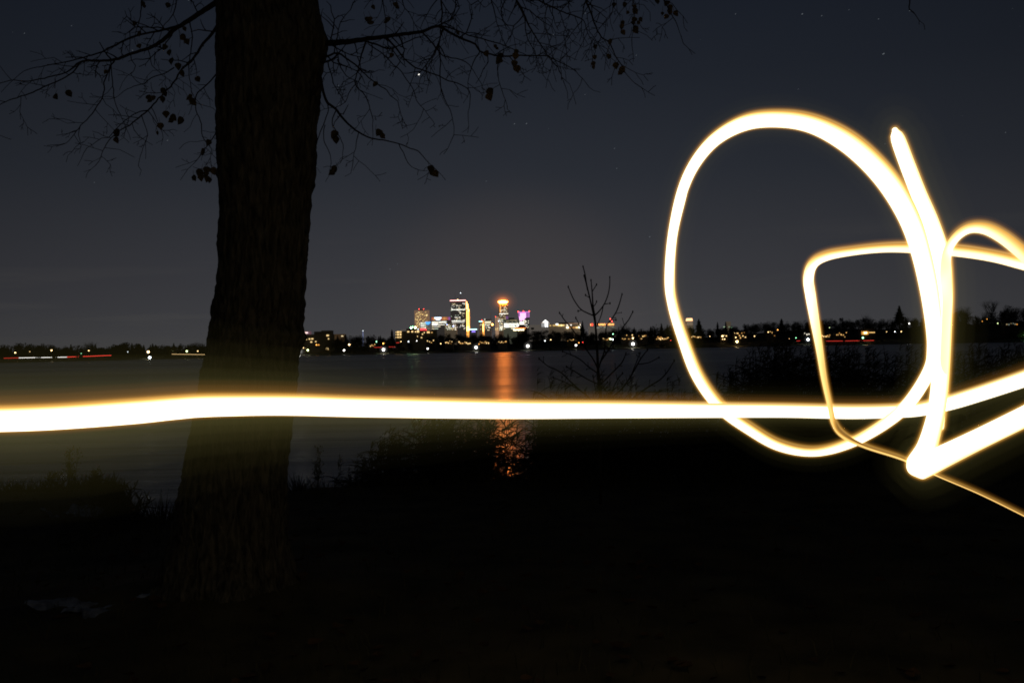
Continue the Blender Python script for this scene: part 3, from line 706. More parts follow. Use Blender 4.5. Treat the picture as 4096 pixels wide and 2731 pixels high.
def pine(mb, x, y, z0, z1, w, rnd):
    H = z1 - z0; m = int(H / .8)
    for i in range(m):
        t = i / m; z = z0 + H * (.06 + .94 * t); r = w * .62 * (1 - t) ** .8 * rnd.uniform(.6, 1.2) + .15
        k = 9
        for j in range(k):
            a = 2 * math.pi * (j + rnd.random()) / k; d = Vector((math.cos(a), math.sin(a), -.22)); s = d.cross(Vector((0, 0, 1))).normalized()
            p = Vector((x, y, z)); e = p + d * r * rnd.uniform(.8, 1.15); mdl = p.lerp(e, .55)
            mb.add([p + Vector((0, 0, .5)), mdl + s * r * .3, e, mdl - s * r * .3], [(0, 1, 2, 3)])
            mb.add([p, mdl + Vector((0, 0, .35)), e, mdl - Vector((0, 0, .6))], [(0, 1, 2, 3)])

rnd = random.Random(17); mb = MB()
px = -500
while px < 4600:
    for off, step in ((80, 1), (115, 1), (150, 1), (190, 1)):
        q = px + rnd.uniform(-22, 22); D = shore_D(q) + off + rnd.uniform(-12, 12); x, y = XY(q, D)
        top = prof_z(q, D) * rnd.uniform(.84, 1.02) - (0 if off > 130 else 1.5)
        if 1640 < q < 2150: top = min(top, prof_z(q, D) * .93)
        z0 = ground_far(q, off) - 1
        if top - z0 < 4: top = z0 + 4
        z0 = max(z0, top - 17)
        w = rnd.uniform(8, 15)
        if rnd.random() < .3:
            bare(mb, Vector((x, y, z0)), Vector((0, 0, 1)), (top - z0) * .42, .32, rnd, 3)
            round_crown(mb, x, y, z0 - 2, z0 + (top - z0) * .72, w * .9, rnd, .9)
        elif rnd.random() < .1: pine(mb, x, y, z0, top + 1.0, w * .55, rnd)
        else: round_crown(mb, x, y, z0 - 2, top, w, rnd, 1.0)
    px += 28
# low bushes and small trees closer to the water
px = -500
while px < 4600:
    off = rnd.choice((14, 25, 36, 60, 75)); D = shore_D(px) + off; x, y = XY(px, D); z0 = ground_far(px, off) - .5
    h = rnd.uniform(2.0, 4.0) if off < 50 else rnd.uniform(5, 9)
    if off < 50 and rnd.random() < .5: pass
    elif off >= 50 and rnd.random() < .55: bare(mb, Vector((x, y, z0)), Vector((0, 0, 1)), h * .5, .16, rnd, 3)
    else: round_crown(mb, x, y, z0 - 1, z0 + h, rnd.uniform(4, 8), rnd, .45, .45)
    px += rnd.uniform(12, 30)
tag(build('treeline', mb, M['far_leaf']), 'dark wooded far shore across the lake', 'wood', kind='stuff')

def far_tree(kind, px, top, wpx, off, label, seed, name=None, mat='far_leaf', low=None):
    rnd = random.Random(seed); D = shore_D(px) + off; x, y = XY(px, D); zt = (yh(px) - top) / F * D + 2.8
    z0 = ground_far(px, off); w = wpx / F * D
    if zt - z0 > 24: z0 = zt - 24
    nm = name or {'pine': 'pine_tree', 'round': 'round_tree', 'bare': 'bare_tree'}[kind]
    t = thing(nm, label, 'tree', (x, y, z0))
    m1 = MB(); m1.tube([(x, y, z0 - 6), (x, y, z0 + (zt - z0) * .3), (x, y, z0 + (zt - z0) * (.9 if kind == 'pine' else .5))], [.5, .35, .1], 7)
    build('trunk', m1, M['far_bark'], t)
    m2 = MB()
    if kind == 'pine': pine(m2, x, y, z0 + 1.5, zt, w, rnd)
    elif kind == 'round': round_crown(m2, x, y, z0 - 1, zt, w, rnd, 1.6, .6)
    else:
        for k in range(6):
            a = 6.28 * k / 6 + rnd.uniform(-.4, .4); bare(m2, Vector((x, y, z0 + (zt - z0) * .14)), Vector((math.cos(a) * .8 * w / (zt - z0), math.sin(a) * .5, 1)), (zt - z0) * .34, .5, rnd, 4)
    build('crown', m2, M['far_pine' if kind == 'pine' and mat == 'far_leaf' else mat], t)
    return t
far_tree('pine', 1569, 1316, 30, 120, 'small pointed evergreen just left of the lit apartment block', 1)
far_tree('pine', 2797, 1273, 40, 150, 'tall ragged evergreen beside the far tapered tower inside the loop', 2)
far_tree('pine', 2872, 1286, 22, 150, 'narrow evergreen second right of the ragged evergreen inside the loop', 3)
far_tree('pine', 2905, 1284, 20, 140, 'narrow evergreen directly before the tan box building', 4)
far_tree('pine', 3600, 1220, 54, 160, 'largest pointed evergreen between the thin amber stroke and the broad stroke', 5)
far_tree('pine', 3128, 1272, 30, 160, 'pointed evergreen tip just left of the amber stroke', 6)
far_tree('pine', 2332, 1281, 26, 110, 'dense oval evergreen beside the long low lit building', 7, 'evergreen_tree')
far_tree('round', 2636, 1290, 100, 100, 'broad rounded dark tree left of the oval loop', 8)
far_tree('round', 498, 1365, 44, 110, 'rounded dark tree rising over the far shore left of the trunk', 9)
far_tree('round', 4040, 1218, 60, 130, 'rounded dark tree right of the great bare tree', 10)
far_tree('bare', 3968, 1186, 116, 120, 'great bare spreading tree against the sky at the right shore', 11)
far_tree('bare', 3855, 1215, 90, 130, 'bare tree touching the right side of the broad light stroke', 12)
far_tree('bare', 3470, 1249, 56, 140, 'bare tree over the wood between the two strokes of light', 13)
far_tree('bare', 2500, 1288, 56, 110, 'bare rounded tree right of the orange lit sign', 14)
far_tree('bare', 795, 1360, 50, 110, 'bare fan-shaped tree near the left edge of the trunk', 15)
far_tree('bare', 362, 1360, 46, 110, 'bare tree above the red car streak on the left shore', 16)
far_tree('round', 690, 1384, 46, 36, 'pale tree lit by park lamps left of the trunk', 17, 'lit_tree', 'yellow_leaf')
far_tree('round', 3652, 1296, 42, 40, 'olive tree lit by a white lamp beside the broad stroke', 18, 'lit_tree', 'yellow_leaf')
far_tree('round', 4096, 1306, 46, 24, 'tree lit green at the right edge of the shore', 19, 'lit_tree', 'yellow_leaf')
far_tree('round', 1232, 1384, 30, 26, 'small tree lit by the brightest lamp at the right edge of the trunk', 20, 'lit_tree', 'yellow_leaf')
far_tree('round', 2790, 1362, 40, 22, 'low tree lit from beside the oval loop near the water', 21, 'lit_tree', 'yellow_leaf')
far_tree('round', 2276, 1352, 26, 40, 'small orange-brown tree glowing before a lit house', 22, 'lit_tree', 'yellow_leaf')

# ------------------------------------------------------------------ lamps on the far shore
LC = {'white': (1, .97, .9), 'cool': (.85, .95, 1), 'warm': (1, .66, .28), 'orange': (1, .40, .07), 'green': (.35, 1, .5), 'lime': (.8, 1, .45), 'red': (1, .06, .04), 'blue': (.3, .45, 1)}
LM = {}
HZ = {}
def lamp_halo(col, e):
    if (col, e) not in HZ: HZ[(col, e)] = glow_volume('lamp_glow_shell_%d' % len(HZ), LC[col], e)
    return HZ[(col, e)]
def lampmat(col, st):
    if (col, st) not in LM: LM[(col, st)] = glow('lit_lamp_' + col, LC[col], st)
    return LM[(col, st)]
def lamp(px, py, col, st, r, label, off=None, name='street_lamp'):
    starry = st >= 75; r = r * (1.15 if starry else 1.3); st = 30 if starry else max(1.2, st * .12)
    wl = yh(px) + 2.8 * F / shore_D(px)
    if off is None: off = 7 if wl - py < 30 else 48
    D = shore_D(px) + off; p = P(px, py, D); zg = ground_far(px, off)
    if p.z < zg + 1.2: zg = p.z - 1.5
    t = thing(name, label, 'lamp', (p.x, p.y, zg), 'lamps lit along the far shore')
    mb = MB(); mb.lathe((p.x, p.y, zg), [(.22, -.8), (.2, .3), (.09, .5), (.07, p.z - zg - r * .9), (.03, p.z - zg - r * .8)], 8)
    build('pole', mb, M['iron'], t)
    mb = MB(); mb.ball(p, r, 1, 10, 8); o = build('lamp_globe', mb, lampmat(col, st), t)
    if starry:
        for q_, e_ in ((1.8, .05), (2.7, .012), (4.0, .0022)):
            mb = MB(); mb.ball(p, r * q_, 1, 16, 10); build('glow_halo', mb, lamp_halo(col, e_), t, smooth=True)  # self-glowing balls added to imitate the halo of a bright lamp
    mb = MB(); mb.lathe(p, [(r * .7, r * .8), (r * .25, r * 1.25), (.02, r * 1.4)], 8); build('cap', mb, M['iron'], t)
LAMPS = [
 (61,1410,'warm',40,.42,'amber street lamp nearest the left picture edge'), (206,1401,'warm',40,.45,'amber street lamp above the middle of the white car streak'),
 (119,1406,'warm',5,.3,'dim street lamp between the two amber street lamps on the left'), (355,1402,'warm',30,.38,'amber street lamp above the red car streak left of the trunk'),
 (511,1407,'cool',14,.3,'tiny bluish lamp between the red streak and the dock light'), (325,1413,'green',12,.28,'tiny green lamp left of the lamp over the red streak'),
 (593,1407,'warm',70,.75,'bright warm lamp just above the dazzling dock light'),
 (689,1404,'lime',25,.4,'yellowish lamp inside the pale lit tree left of the trunk'), (747,1404,'lime',45,.55,'greenish lamp right of the pale lit tree'),
 (791,1404,'warm',22,.42,'lamp between the greenish lamp and the trunk on the left shore'), (834,1384,'lime',25,.42,'lamp touching the left edge of the trunk'),
 (1198,1404,'white',80,1.25,'brightest white lamp at the right edge of the trunk'), (1231,1400,'lime',60,.7,'greenish-yellow lamp just right of the brightest lamp by the trunk'),
 (1214,1391,'warm',25,.45,'left of a pair of warm lamps above the brightest lamp by the trunk'), (1222,1390.5,'warm',22,.42,'right of a pair of warm lamps above the brightest lamp by the trunk'),
 (1266,1379,'orange',25,.6,'wide orange lamp below the dark flat-roofed block'), (1275,1379,'orange',20,.42,'small orange lamp touching the wide orange lamp'),
 (1376,1400.5,'white',55,.7,'white lamp low at the water below the warm hill lamp'), (1397,1378,'warm',60,.7,'warm white lamp on the slope left of the pale blue spire'),
 (1504,1366.5,'green',50,.65,'mint lamp between the pale blue spire and the apartment block'), (1533,1373.5,'orange',50,.6,'orange lamp right of the mint lamp'),
 (1534,1398,'white',75,1.0,'starry white lamp at the water left of the apartment block'), (1604,1366,'warm',30,.4,'warm lamp at the foot of the apartment block'),
 (1634,1366,'cool',30,.5,'bluish lamp before the apartment block wall'), (1667,1363,'white',30,.42,'white lamp at the right foot of the apartment block'),
 (1711,1394,'white',50,.65,'white lamp at the water right of the apartment block'), (1763,1374,'warm',35,.45,'warm lamp among windows under the dark tall tower'),
 (1904,1389,'white',80,1.05,'starry white lamp at the water right of the golden tower'), (1916,1376,'orange',25,.4,'small orange lamp above and right of the starry lamp by the golden tower'),
 (2111,1383.5,'white',85,1.15,'starry white lamp at the water below the purple tower'), (2180,1363,'cool',40,.5,'cool white lamp below the white pyramid roof'),
 (2203,1358.5,'warm',40,.45,'warm lamp on a post right of the cool lamp below the pyramid roof'), (2304,1380.5,'white',60,.75,'white lamp at the water left of the sapling stem'),
 (2315.5,1370.5,'orange',30,.4,'amber signal light left of the red signals by the sapling'), (2327,1370,'red',30,.36,'left red signal light beside the sapling stem'), (2331,1368.5,'red',30,.36,'right red signal light beside the sapling stem'),
 (2452,1335.5,'green',40,.5,'green lamp on a house front right of the sapling'), (2442,1355.5,'lime',60,.7,'greenish white lamp below the green house lamp'),
 (2451,1357.5,'cool',60,.62,'cool white lamp touching the greenish lamp below the green one'), (2531.5,1352,'warm',60,.7,'warm porch lamp above the starry lamp left of the loop'),
 (2532,1375,'white',90,1.2,'starry white lamp at the water between the sapling and the oval loop'), (2642,1357,'warm',35,.4,'warm lamp among lit windows touching the left of the loop'), (2683,1361,'red',20,.34,'tiny red lamp just inside the left of the loop'),
 (2839.5,1345,'warm',25,.36,'small warm lamp alone left of the twin lamps inside the loop'), (2890,1344,'warm',60,.7,'bright warm house lamp above the twin lamps inside the loop'),
 (2890.5,1356.5,'warm',35,.42,'left of the twin warm lamps inside the loop'), (2898.5,1356,'warm',40,.46,'right of the twin warm lamps inside the loop'),
 (2943,1349,'warm',40,.45,'warm lamp straight above the starry lamp inside the loop'), (2948,1366,'warm',95,.95,'starry warm lamp at the water inside the loop'),
 (3018,1344,'warm',35,.45,'warm lamp halfway between the starry lamp and the amber stroke'), (3073,1328,'warm',35,.45,'yellow lamp high on the slope inside the loop'),
 (3111,1319,'orange',40,.48,'highest orange lamp on the slope inside the loop'), (3184,1351,'green',30,.42,'green lamp left of the amber stroke'), (3157,1354.5,'warm',8,.34,'faint lamp left of the green lamp by the amber stroke'),
 (3232,1357.5,'cool',90,1.0,'starry cool lamp touching the amber stroke'), (3318,1310,'lime',16,.36,'small high lamp just right of the amber stroke'),
 (3451.5,1350.5,'green',50,.72,'mint lamp below the glowing house front'), (3637,1294,'white',40,.55,'white lamp above the olive lit tree'), (3579.5,1326,'cool',30,.48,'cool lamp left of the olive lit tree'),
 (3605,1326,'warm',30,.48,'warm lamp touching the cool lamp by the olive lit tree'), (3546.5,1327,'warm',16,.4,'faint lamp between the glowing house and the cool lamp'),
 (3948,1276,'orange',10,.4,'dim amber lamp high in the trees right of the broad stroke'), (3929,1285,'orange',5,.38,'dimmest amber lamp lower left of the dim amber lamp'), (3991,1293,'lime',18,.42,'small yellow lamp below the great bare tree'),
 (4068,1297,'orange',10,.4,'dim orange lamp in the trees near the right picture edge'),
]
for a in LAMPS: lamp(*a)
lamp(4104, 1338, 'green', 70, .9, 'green lamp lighting the tree at the right picture edge', 16)
# dazzling light on the dock
t = None
D = shore_D(598) - 1; p = P(598.5, 1429.5, D)
t = thing('dock_light', 'dazzling cool white light on a low dock at the left shore', 'lamp', (p.x, p.y, 0))
mb = MB(); mb.ball(p, .95, .8, 12, 8); build('lamp_globe', mb, lampmat('cool', 18), t)
mb = MB(); mb.lathe((p.x, p.y, -.5), [(.2, 0), (.15, p.z - .3)], 8); build('pole', mb, M['iron'], t)
mb = MB(); mb.box((p.x - 9, p.y - .5, .15), (p.x + 8, p.y + 4, .5))
for k in range(5): mb.box((p.x - 8 + 4 * k, p.y - .4, -1.2), (p.x - 7.7 + 4 * k, p.y - .1, .15))
tag(build('dock', mb, M['dark_wall'], origin=(p.x, p.y, 0)), 'low dock in the water under the dazzling left shore light', 'dock')

# car light streaks
def streak(x0, y0, x1, y1, col, st, r, label, off=26, gaps=0):
    rnd = random.Random(int(x0)); mb = MB(); n = 12; m = []
    for i in range(n + 1):
        px = x0 + (x1 - x0) * i / n; py = y0 + (y1 - y0) * i / n; m.append(P(px, py, shore_D(px) + off))
    mb.tube(m, [r] * (n + 1), 6)
    tag(build('car_light_streak', mb, lampmat(col, st), origin=m[0]), label, 'car light')
streak(15,1432.5,75,1430.7,'red',1.2,.10,'short red car light streak at the left end of the white streak')
streak(75,1431,267,1428,'white',2.6,.13,'long white car light streak on the left shore road')
streak(267,1427.8,445,1421,'red',2.2,.12,'long red car light streak joining the white one on the left shore')
streak(687,1416,828,1418,'warm',1.4,.13,'pale car light streak running into the left edge of the trunk')
streak(1496,1389,1529,1388.5,'red',1.5,.11,'short red car streak above the starry lamp left of the apartments')
streak(1555,1387.4,1581,1386.6,'red',1.4,.1,'second short red car streak below the apartment block')
streak(1585,1370.5,1597,1370.5,'red',1.3,.18,'small red light bar on the apartment block foot')
streak(3186,1363.3,3208,1363,'red',1.4,.15,'faint red car streak just left of the amber stroke')
streak(3304,1363.8,3371,1363.5,'red',2.0,.11,'left half of the red car streak right of the amber stroke')
streak(3381,1363.3,3496,1361.3,'red',2.0,.11,'right half of the red car streak right of the amber stroke')

# ------------------------------------------------------------------ buildings
WM = {}
def wmat(col, st):
    if (col, st) not in WM: WM[(col, st)] = glow('lit_window_' + ('%d' % len(WM)), col, st, False)
    return WM[(col, st)]
PAL = {'office': [((1,.86,.55),1.6),((1,.93,.75),2.2),((.85,1,.75),1.1),((1,.8,.45),1.0),((1,.95,.85),1.5)],
       'gold': [((1,.72,.25),1.3),((1,.8,.35),1.8),((1,.66,.22),.8)],
       'home': [((1,.56,.18),1.1),((1,.66,.27),1.8),((1,.48,.13),.6)],
       'white': [((1,.97,.86),2.6),((1,.93,.75),1.8),((.95,1,.9),2.0)],
       'dim': [((1,.75,.4),.35),((.8,.95,.8),.3),((1,.85,.55),.5)]}
CUBE = {}
def cube_mesh(mat):
    if mat.name not in CUBE:
        m = MB(); m.box((-.5, -.5, -.5), (.5, .5, .5)); me = bpy.data.meshes.new('window_pane')
        me.from_pydata(m.v, [], m.f); me.materials.append(mat); CUBE[mat.name] = me
    return CUBE[mat.name]
def pane(parent, px, py, wpx, hpx, D, mat, name='lit_window', dep=1.2):
    p = P(px, py, D); o = bpy.data.objects.new(name, cube_mesh(mat)); C.objects.link(o)
    o.parent = parent; o.location = p - WL[parent.name]; o.scale = (wpx / F * D, dep, hpx / F * D)
    return o
def windows(parent, x0, x1, y0, y1, rows, pitch, dens, pal, D, seed, h=1.6, most=90, rowboost=()):
    rnd = random.Random(seed); cand = []
    for r in range(rows):
        y = y0 + (y1 - y0) * (r + .5) / rows; d = dens * rnd.uniform(.3, 1.7)
        if r in rowboost: d = 5
        ncol = int((x1 - x0) / pitch); c = 0
        while c < ncol:
            if rnd.random() < min(.95, d):
                run = 1
                while c + run < ncol and rnd.random() < min(.93, .25 + d * .55): run += 1
                cand.append((x0 + (c + run / 2) * pitch, y, run * pitch * .86)); c += run + 1
            else: c += 1
    if len(cand) > most: cand = rnd.sample(cand, most)
    for cx, cy, w in cand:
        m = wmat(*rnd.choice(PAL[pal])); pane(parent, cx, cy - .0195 * (cx - (x0 + x1) / 2), w, h, D, m)
BW = {}
def self_lit_wall(name, c1, c2, em):
    """a wall with the light falling on it put in as emission"""
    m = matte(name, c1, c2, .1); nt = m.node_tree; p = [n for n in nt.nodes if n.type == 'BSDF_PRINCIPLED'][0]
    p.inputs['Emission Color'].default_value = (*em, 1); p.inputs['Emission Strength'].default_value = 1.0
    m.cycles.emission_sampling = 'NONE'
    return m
BW['tan'] = self_lit_wall('tan_concrete', (.3, .22, .16), (.4, .3, .22), (.17, .10, .062))
BW['tan2'] = self_lit_wall('dim_tan_concrete', (.25, .2, .15), (.33, .27, .2), (.06, .046, .03))
BW['pink'] = self_lit_wall('pale_pink_stone', (.35, .28, .22), (.42, .34, .28), (.33, .20, .12))
BW['dark'] = self_lit_wall('dark_glass', (.03, .03, .03), (.05, .05, .05), (.024, .021, .019))
BW['brown'] = self_lit_wall('brown_glass', (.06, .045, .03), (.1, .08, .05), (.055, .036, .022))
BW['grey'] = self_lit_wall('grey_panel', (.2, .2, .2), (.28, .27, .26), (.075, .065, .055))
BW['green'] = self_lit_wall('greenish_glass', (.05, .06, .05), (.08, .09, .08), (.045, .048, .034))
BW['gold'] = self_lit_wall('floodlit_gold_stone', (.4, .3, .2), (.5, .38, .25), (1.25, .50, .09))
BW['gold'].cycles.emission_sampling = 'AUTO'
BW['goldhot'] = self_lit_wall('hot_floodlit_stone', (.4, .3, .2), (.5, .38, .25), (5.5, 2.7, .75))  # brighter copy of the gold stone; stronger floodlight painted as emission
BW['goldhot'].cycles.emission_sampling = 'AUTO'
BW['purple'] = self_lit_wall('purple_floodlit_stone', (.3, .2, .35), (.4, .3, .4), (.60, .22, .66))
BW['purplehot'] = self_lit_wall('hot_purple_floodlit_stone', (.3, .2, .35), (.4, .3, .4), (1.5, .75, 1.5))  # brighter copy of the purple stone; pools of floodlight painted as emission
BW['white'] = self_lit_wall('white_floodlit_stone', (.5, .5, .5), (.6, .6, .6), (2.2, 2.2, 2.1))
BW['apt'] = self_lit_wall('dim_brick', (.07, .055, .04), (.08, .065, .045), (.003, .0024, .0012))

def tower(name, label, x0, x1, ytop, D, wall, depth=40, cat='tower', base=0.0, off=0):
    c = P((x0 + x1) / 2, ytop, D); w = (x1 - x0) / 2 / F * D
    t = thing(name, label, cat, (c.x, c.y + depth / 2, base))
    mb = MB(); mb.box((c.x - w, c.y, base), (c.x + w, c.y + depth, c.z)); build('wall', mb, wall, t)
    return t, c, w
def block(parent, x0, x1, y0, y1, D, wall, name, depth=20, front=0.0):
    a = P((x0 + x1) / 2, y0, D); b_ = P((x0 + x1) / 2, y1, D); w = (x1 - x0) / 2 / F * D
    mb = MB(); mb.box((a.x - w, a.y - front, b_.z), (a.x + w, a.y - front + depth, a.z)); return build(name, mb, wall, parent)
def beacon(parent, px, py, D, col='red', st=9, r=1.9, name='beacon'):
    mb = MB(); mb.ball(P(px, py, D), r, 1, 8, 6); return build(name, mb, lampmat(col, st), parent)
def mast(parent, px, y0, y1, D, r=.5):
    a = P(px, y0, D); b_ = P(px, y1, D); b_.x = a.x
    mb = MB(); mb.tube([b_, a], [r * 1.6, r], 6); return build('mast', mb, M['iron'], parent)
def bands(parent, rows, x0, x1, D, pal, seed, pieces=3, h=1.6, fill=.8):
    rnd = random.Random(seed)
    for y in rows:
        x = x0
        while x < x1 - 2:
            w = rnd.uniform(.5, 1.6) * (x1 - x0) / pieces
            w = min(w, x1 - x)
            if rnd.random() < fill: pane(parent, x + w / 2, y - .0195 * (x + w / 2 - (x0 + x1) / 2), w * .93, h * rnd.uniform(.7, 1.1), D, wmat(*rnd.choice(PAL[pal])))
            x += w
CD = 5300.0
t, c, w = tower('tan_tower', 'flat-topped tan tower with yellow windows, leftmost of the skyline', 1657, 1715, 1240.7, CD, BW['tan'])
windows(t, 1661, 1713, 1247, 1312, 19, 2.9, .42, 'gold', CD - 1, 3, 1.7, 95)
block(t, 1676, 1695, 1236.5, 1241, CD + 10, M['dark_wall'], 'penthouse'); beacon(t, 1676, 1236, CD); beacon(t, 1694.5, 1236, CD)
t, c, w = tower('blue_topped_block', 'low office block with blue light on its roof before the tan tower', 1680, 1722, 1288, CD - 250, BW['grey'])
bands(t, [1291, 1295.5, 1300, 1304.5, 1311], 1682, 1704, CD - 252, 'office', 4, 2, 2.0, .95)
bands(t, [1306, 1314], 1684, 1720, CD - 252, 'dim', 5, 3)
mb = MB(); a = P(1711, 1291, CD - 255); k = (CD - 255) / F
mb.prism([a + Vector((-4*k, -2, -7*k)), a + Vector((4*k, -2, -7*k)), a + Vector((4*k, 10, -7*k)), a + Vector((-4*k, 10, -7*k))],
         [a + Vector((-11*k, -2, 4*k)), a + Vector((12*k, -2, 4*k)), a + Vector((12*k, 10, 4*k)), a + Vector((-11*k, 10, 4*k))]); build('blue_light_panel', mb, glow('blue_panel_light', (.10, .42, 1), 1.4, False), t)
t, c, w = tower('screen_building', 'broad office building carrying a red and violet lit screen with a white bowl shape', 1725, 1801, 1268, CD - 150, BW['dark'])
for i in range(11):
    col = [(.5,.13,.08),(.75,.38,.12),(.45,.12,.1),(.5,.16,.12),(.3,.1,.1),(.35,.1,.09),(.6,.2,.07),(.8,.36,.12),(.6,.24,.08),(.45,.12,.12),(.35,.12,.45)][i]
    pane(t, 1726 + 6.8 * (i + .5), 1274.2 - .0195 * (6.8 * i - 37), 6.7, 12, CD - 152, wmat(col, .75), 'screen_panel')
mb = MB(); a = P(1751.6, 1268.6, CD - 157); k = (CD - 157) / F; N_ = 14
ring = [(math.cos(math.pi * i / N_), -math.sin(math.pi * i / N_)) for i in range(N_ + 1)]
vs = [a + Vector((u * 14 * k, 0, v * 11.6 * k)) for u, v in ring] + [a + Vector((u * 14 * k, 3, v * 11.6 * k)) for u, v in ring]
m_ = N_ + 1; mb.add(vs, [tuple(range(m_)), tuple(range(m_, 2 * m_))[::-1]] + [(i, i + 1, m_ + i + 1, m_ + i) for i in range(N_)] + [(N_, 0, m_, m_ + N_)])
build('white_bowl_light', mb, glow('bowl_light', (.62, .8, 1), 2.6, False), t)
bands(t, [1286.6, 1290.6, 1294.6, 1298.6], 1727, 1786, CD - 152, 'white', 6, 3, 2.1, .88)
bands(t, [1306, 1314.5], 1727, 1775, CD - 152, 'office', 7, 5, 1.7, .5)
t, c, w = tower('dark_glass_tower', 'tallest dark glass tower with a red-edged white line along its roof', 1801.6, 1862.8, 1202.5, CD + 100, BW['dark'])
windows(t, 1804, 1862, 1212, 1318, 27, 3.4, .22, 'office', CD + 98, 8, 1.6, 99, (6, 19))
bands(t, [1238.4, 1283], 1806, 1862, CD + 97, 'white', 9, 3, 2.0, 1)
a, b_ = P(1800, 1202.4, CD + 96), P(1863, 1201.2, CD + 96); mb = MB(); mb.tube([a, b_], [2.2, 2.2], 6); build('roof_light_line', mb, glow('roof_line_light', (1, .55, .5), 3.2, False), t)
mb = MB(); mb.tube([a + Vector((0, 4, 0)), b_ + Vector((0, 4, 0))], [3.8, 3.8], 6); build('red_roof_edge', mb, glow('red_edge_light', (1, .07, .08), 1.2, False), t)
mast(t, 1820, 1173, 1202, CD + 110); mast(t, 1842.7, 1173, 1202, CD + 110); beacon(t, 1842.7, 1172, CD + 110, 'cool', 5, 1.7); beacon(t, 1831, 1199, CD + 96, 'warm', 12, 2.0)
t, c, w = tower('golden_tower', 'slim stepped tower floodlit gold beside the tallest dark tower', 1862.5, 1877, 1236, CD + 300, BW['gold'])
block(t, 1862.8, 1867.5, 1205.5, 1236.5, CD + 300, BW['goldhot'], 'upper_step'); block(t, 1867.5, 1871.5, 1214.5, 1236.5, CD + 302, BW['goldhot'], 'upper_step'); block(t, 1871.5, 1874, 1222.5, 1237, CD + 304, BW['gold'], 'upper_step')
block(t, 1871, 1876, 1236, 1247, CD + 296, BW['goldhot'], 'painted_corner_light'); block(t, 1863, 1877, 1305, 1324, CD + 294, BW['goldhot'], 'painted_foot_light')
block(t, 1866.5, 1868, 1243, 1320, CD + 298, BW['goldhot'], 'pilaster'); block(t, 1873, 1874.5, 1249, 1320, CD + 298, BW['goldhot'], 'pilaster')
t, c, w = tower('tan_office_block', 'flat tan office block standing before the tallest dark tower', 1778, 1827, 1294.6, CD - 400, BW['tan2'])
windows(t, 1780, 1826, 1298, 1320, 6, 3.0, .3, 'office', CD - 402, 12, 2.0, 50)
beacon(t, 1788, 1297.5, CD - 404, 'blue', 8, 1.6); beacon(t, 1813.5, 1304, CD - 404, 'blue', 10, 2)
t, c, w = tower('cyan_lit_hall', 'low hall with a white and cyan light band right of the golden tower', 1876.5, 1908, 1315, CD - 500, BW['dark'], cat='building')
pane(t, 1892.5, 1317.5, 31, 3.0, CD - 502, wmat((.72, 1, .96), 2.6), 'light_band'); pane(t, 1892.5, 1315.2, 31, 1.6, CD - 501, wmat((.05, .62, .6), 1.0), 'light_band')
pane(t, 1894, 1326, 14, 4, CD - 502, wmat((.28, .2, 1), 2.4), 'violet_light')
t, c, w = tower('cyan_roofed_tower', 'narrow tower with a cyan-white lit roof edge', 1917, 1931, 1287, CD, BW['brown'])
windows(t, 1918, 1929, 1291, 1322, 8, 3.4, .4, 'office', CD - 1, 13, 1.6, 30); pane(t, 1923.7, 1285.4, 16.5, 3.4, CD - 3, wmat((.45, 1, .98), 2.6), 'roof_light'); beacon(t, 1927, 1280, CD, 'red', 8, 1.8)
t, c, w = tower('slim_gold_tower', 'thin gold lit shaft right of the cyan-roofed tower', 1929.5, 1936, 1283, CD - 30, BW['gold'])
block(t, 1931, 1934, 1296, 1326, CD - 33, BW['goldhot'], 'light_strip'); pane(t, 1939, 1277.5, 5, 5, CD - 33, wmat((1, .9, .75), .8), 'roof_light')
t, c, w = tower('lit_top_block', 'dark block with a band of tall white windows near its top and a mast', 1937, 1965, 1276, CD + 60, BW['dark'])
for i in range(5): pane(t, 1941.5 + 5 * i, 1289.3 - .1 * i, 4.1, 9, CD + 58, wmat((1, .92, .6), 1.1))
bands(t, [1297.5, 1301], 1938, 1960, CD + 58, 'office', 14, 2, 1.5, .9); windows(t, 1938, 1964, 1304, 1322, 5, 3.4, .2, 'office', CD + 58, 15, 1.6, 20); mast(t, 1963, 1250, 1277, CD + 70)
t = thing('orange_globe_lamp', 'round orange lamp glowing right of the mast block', 'lamp', P(1969.3, 1298, CD - 700)); beacon(t, 1969.3, 1298, CD - 700, 'orange', 14, 4.4, 'lamp_globe'); mast(t, 1969.3, 1301, 1330, CD - 700)
t, c, w = tower('striped_tower', 'pale pink-tan tower with dark window stripes left of the crowned tower', 1980.6, 1994, 1267, CD - 60, BW['pink'])
for i in range(10): pane(t, 1986.8, 1273 + 4.4 * i, 5.4, 1.6, CD - 61, M['roof'], 'dark_window')
beacon(t, 1982.5, 1266.5, CD - 60, 'red', 6, 1.8); windows(t, 1981, 1993, 1308, 1322, 4, 3, .5, 'gold', CD - 62, 16, 1.5, 16)
t, c, w = tower('crowned_tower', 'tower with a dazzling orange flared crown', 1992.6, 2033.5, 1251, CD + 200, BW['brown'])
block(t, 1993, 2031.8, 1222.6, 1252, CD + 204, BW['brown'], 'upper_shaft', 36); block(t, 1998, 2027, 1213, 1223, CD + 208, self_lit_wall('glowing_neck', (.3, .2, .1), (.4, .25, .12), (.62, .17, .02)), 'neck', 30)
block(t, 2027, 2032, 1219.5, 1222.6, CD + 203, BW['pink'], 'roof_light')
windows(t, 1996, 2031, 1227, 1250, 6, 3.2, .38, 'office', CD + 202, 17, 1.7, 40, (3,)); windows(t, 1995, 2033, 1253, 1280, 8, 3.2, .42, 'office', CD + 198, 18, 1.7, 55, (0,))
bands(t, [1254.6], 1996, 2033, CD + 197, 'white', 2, 2, 2.2, 1)
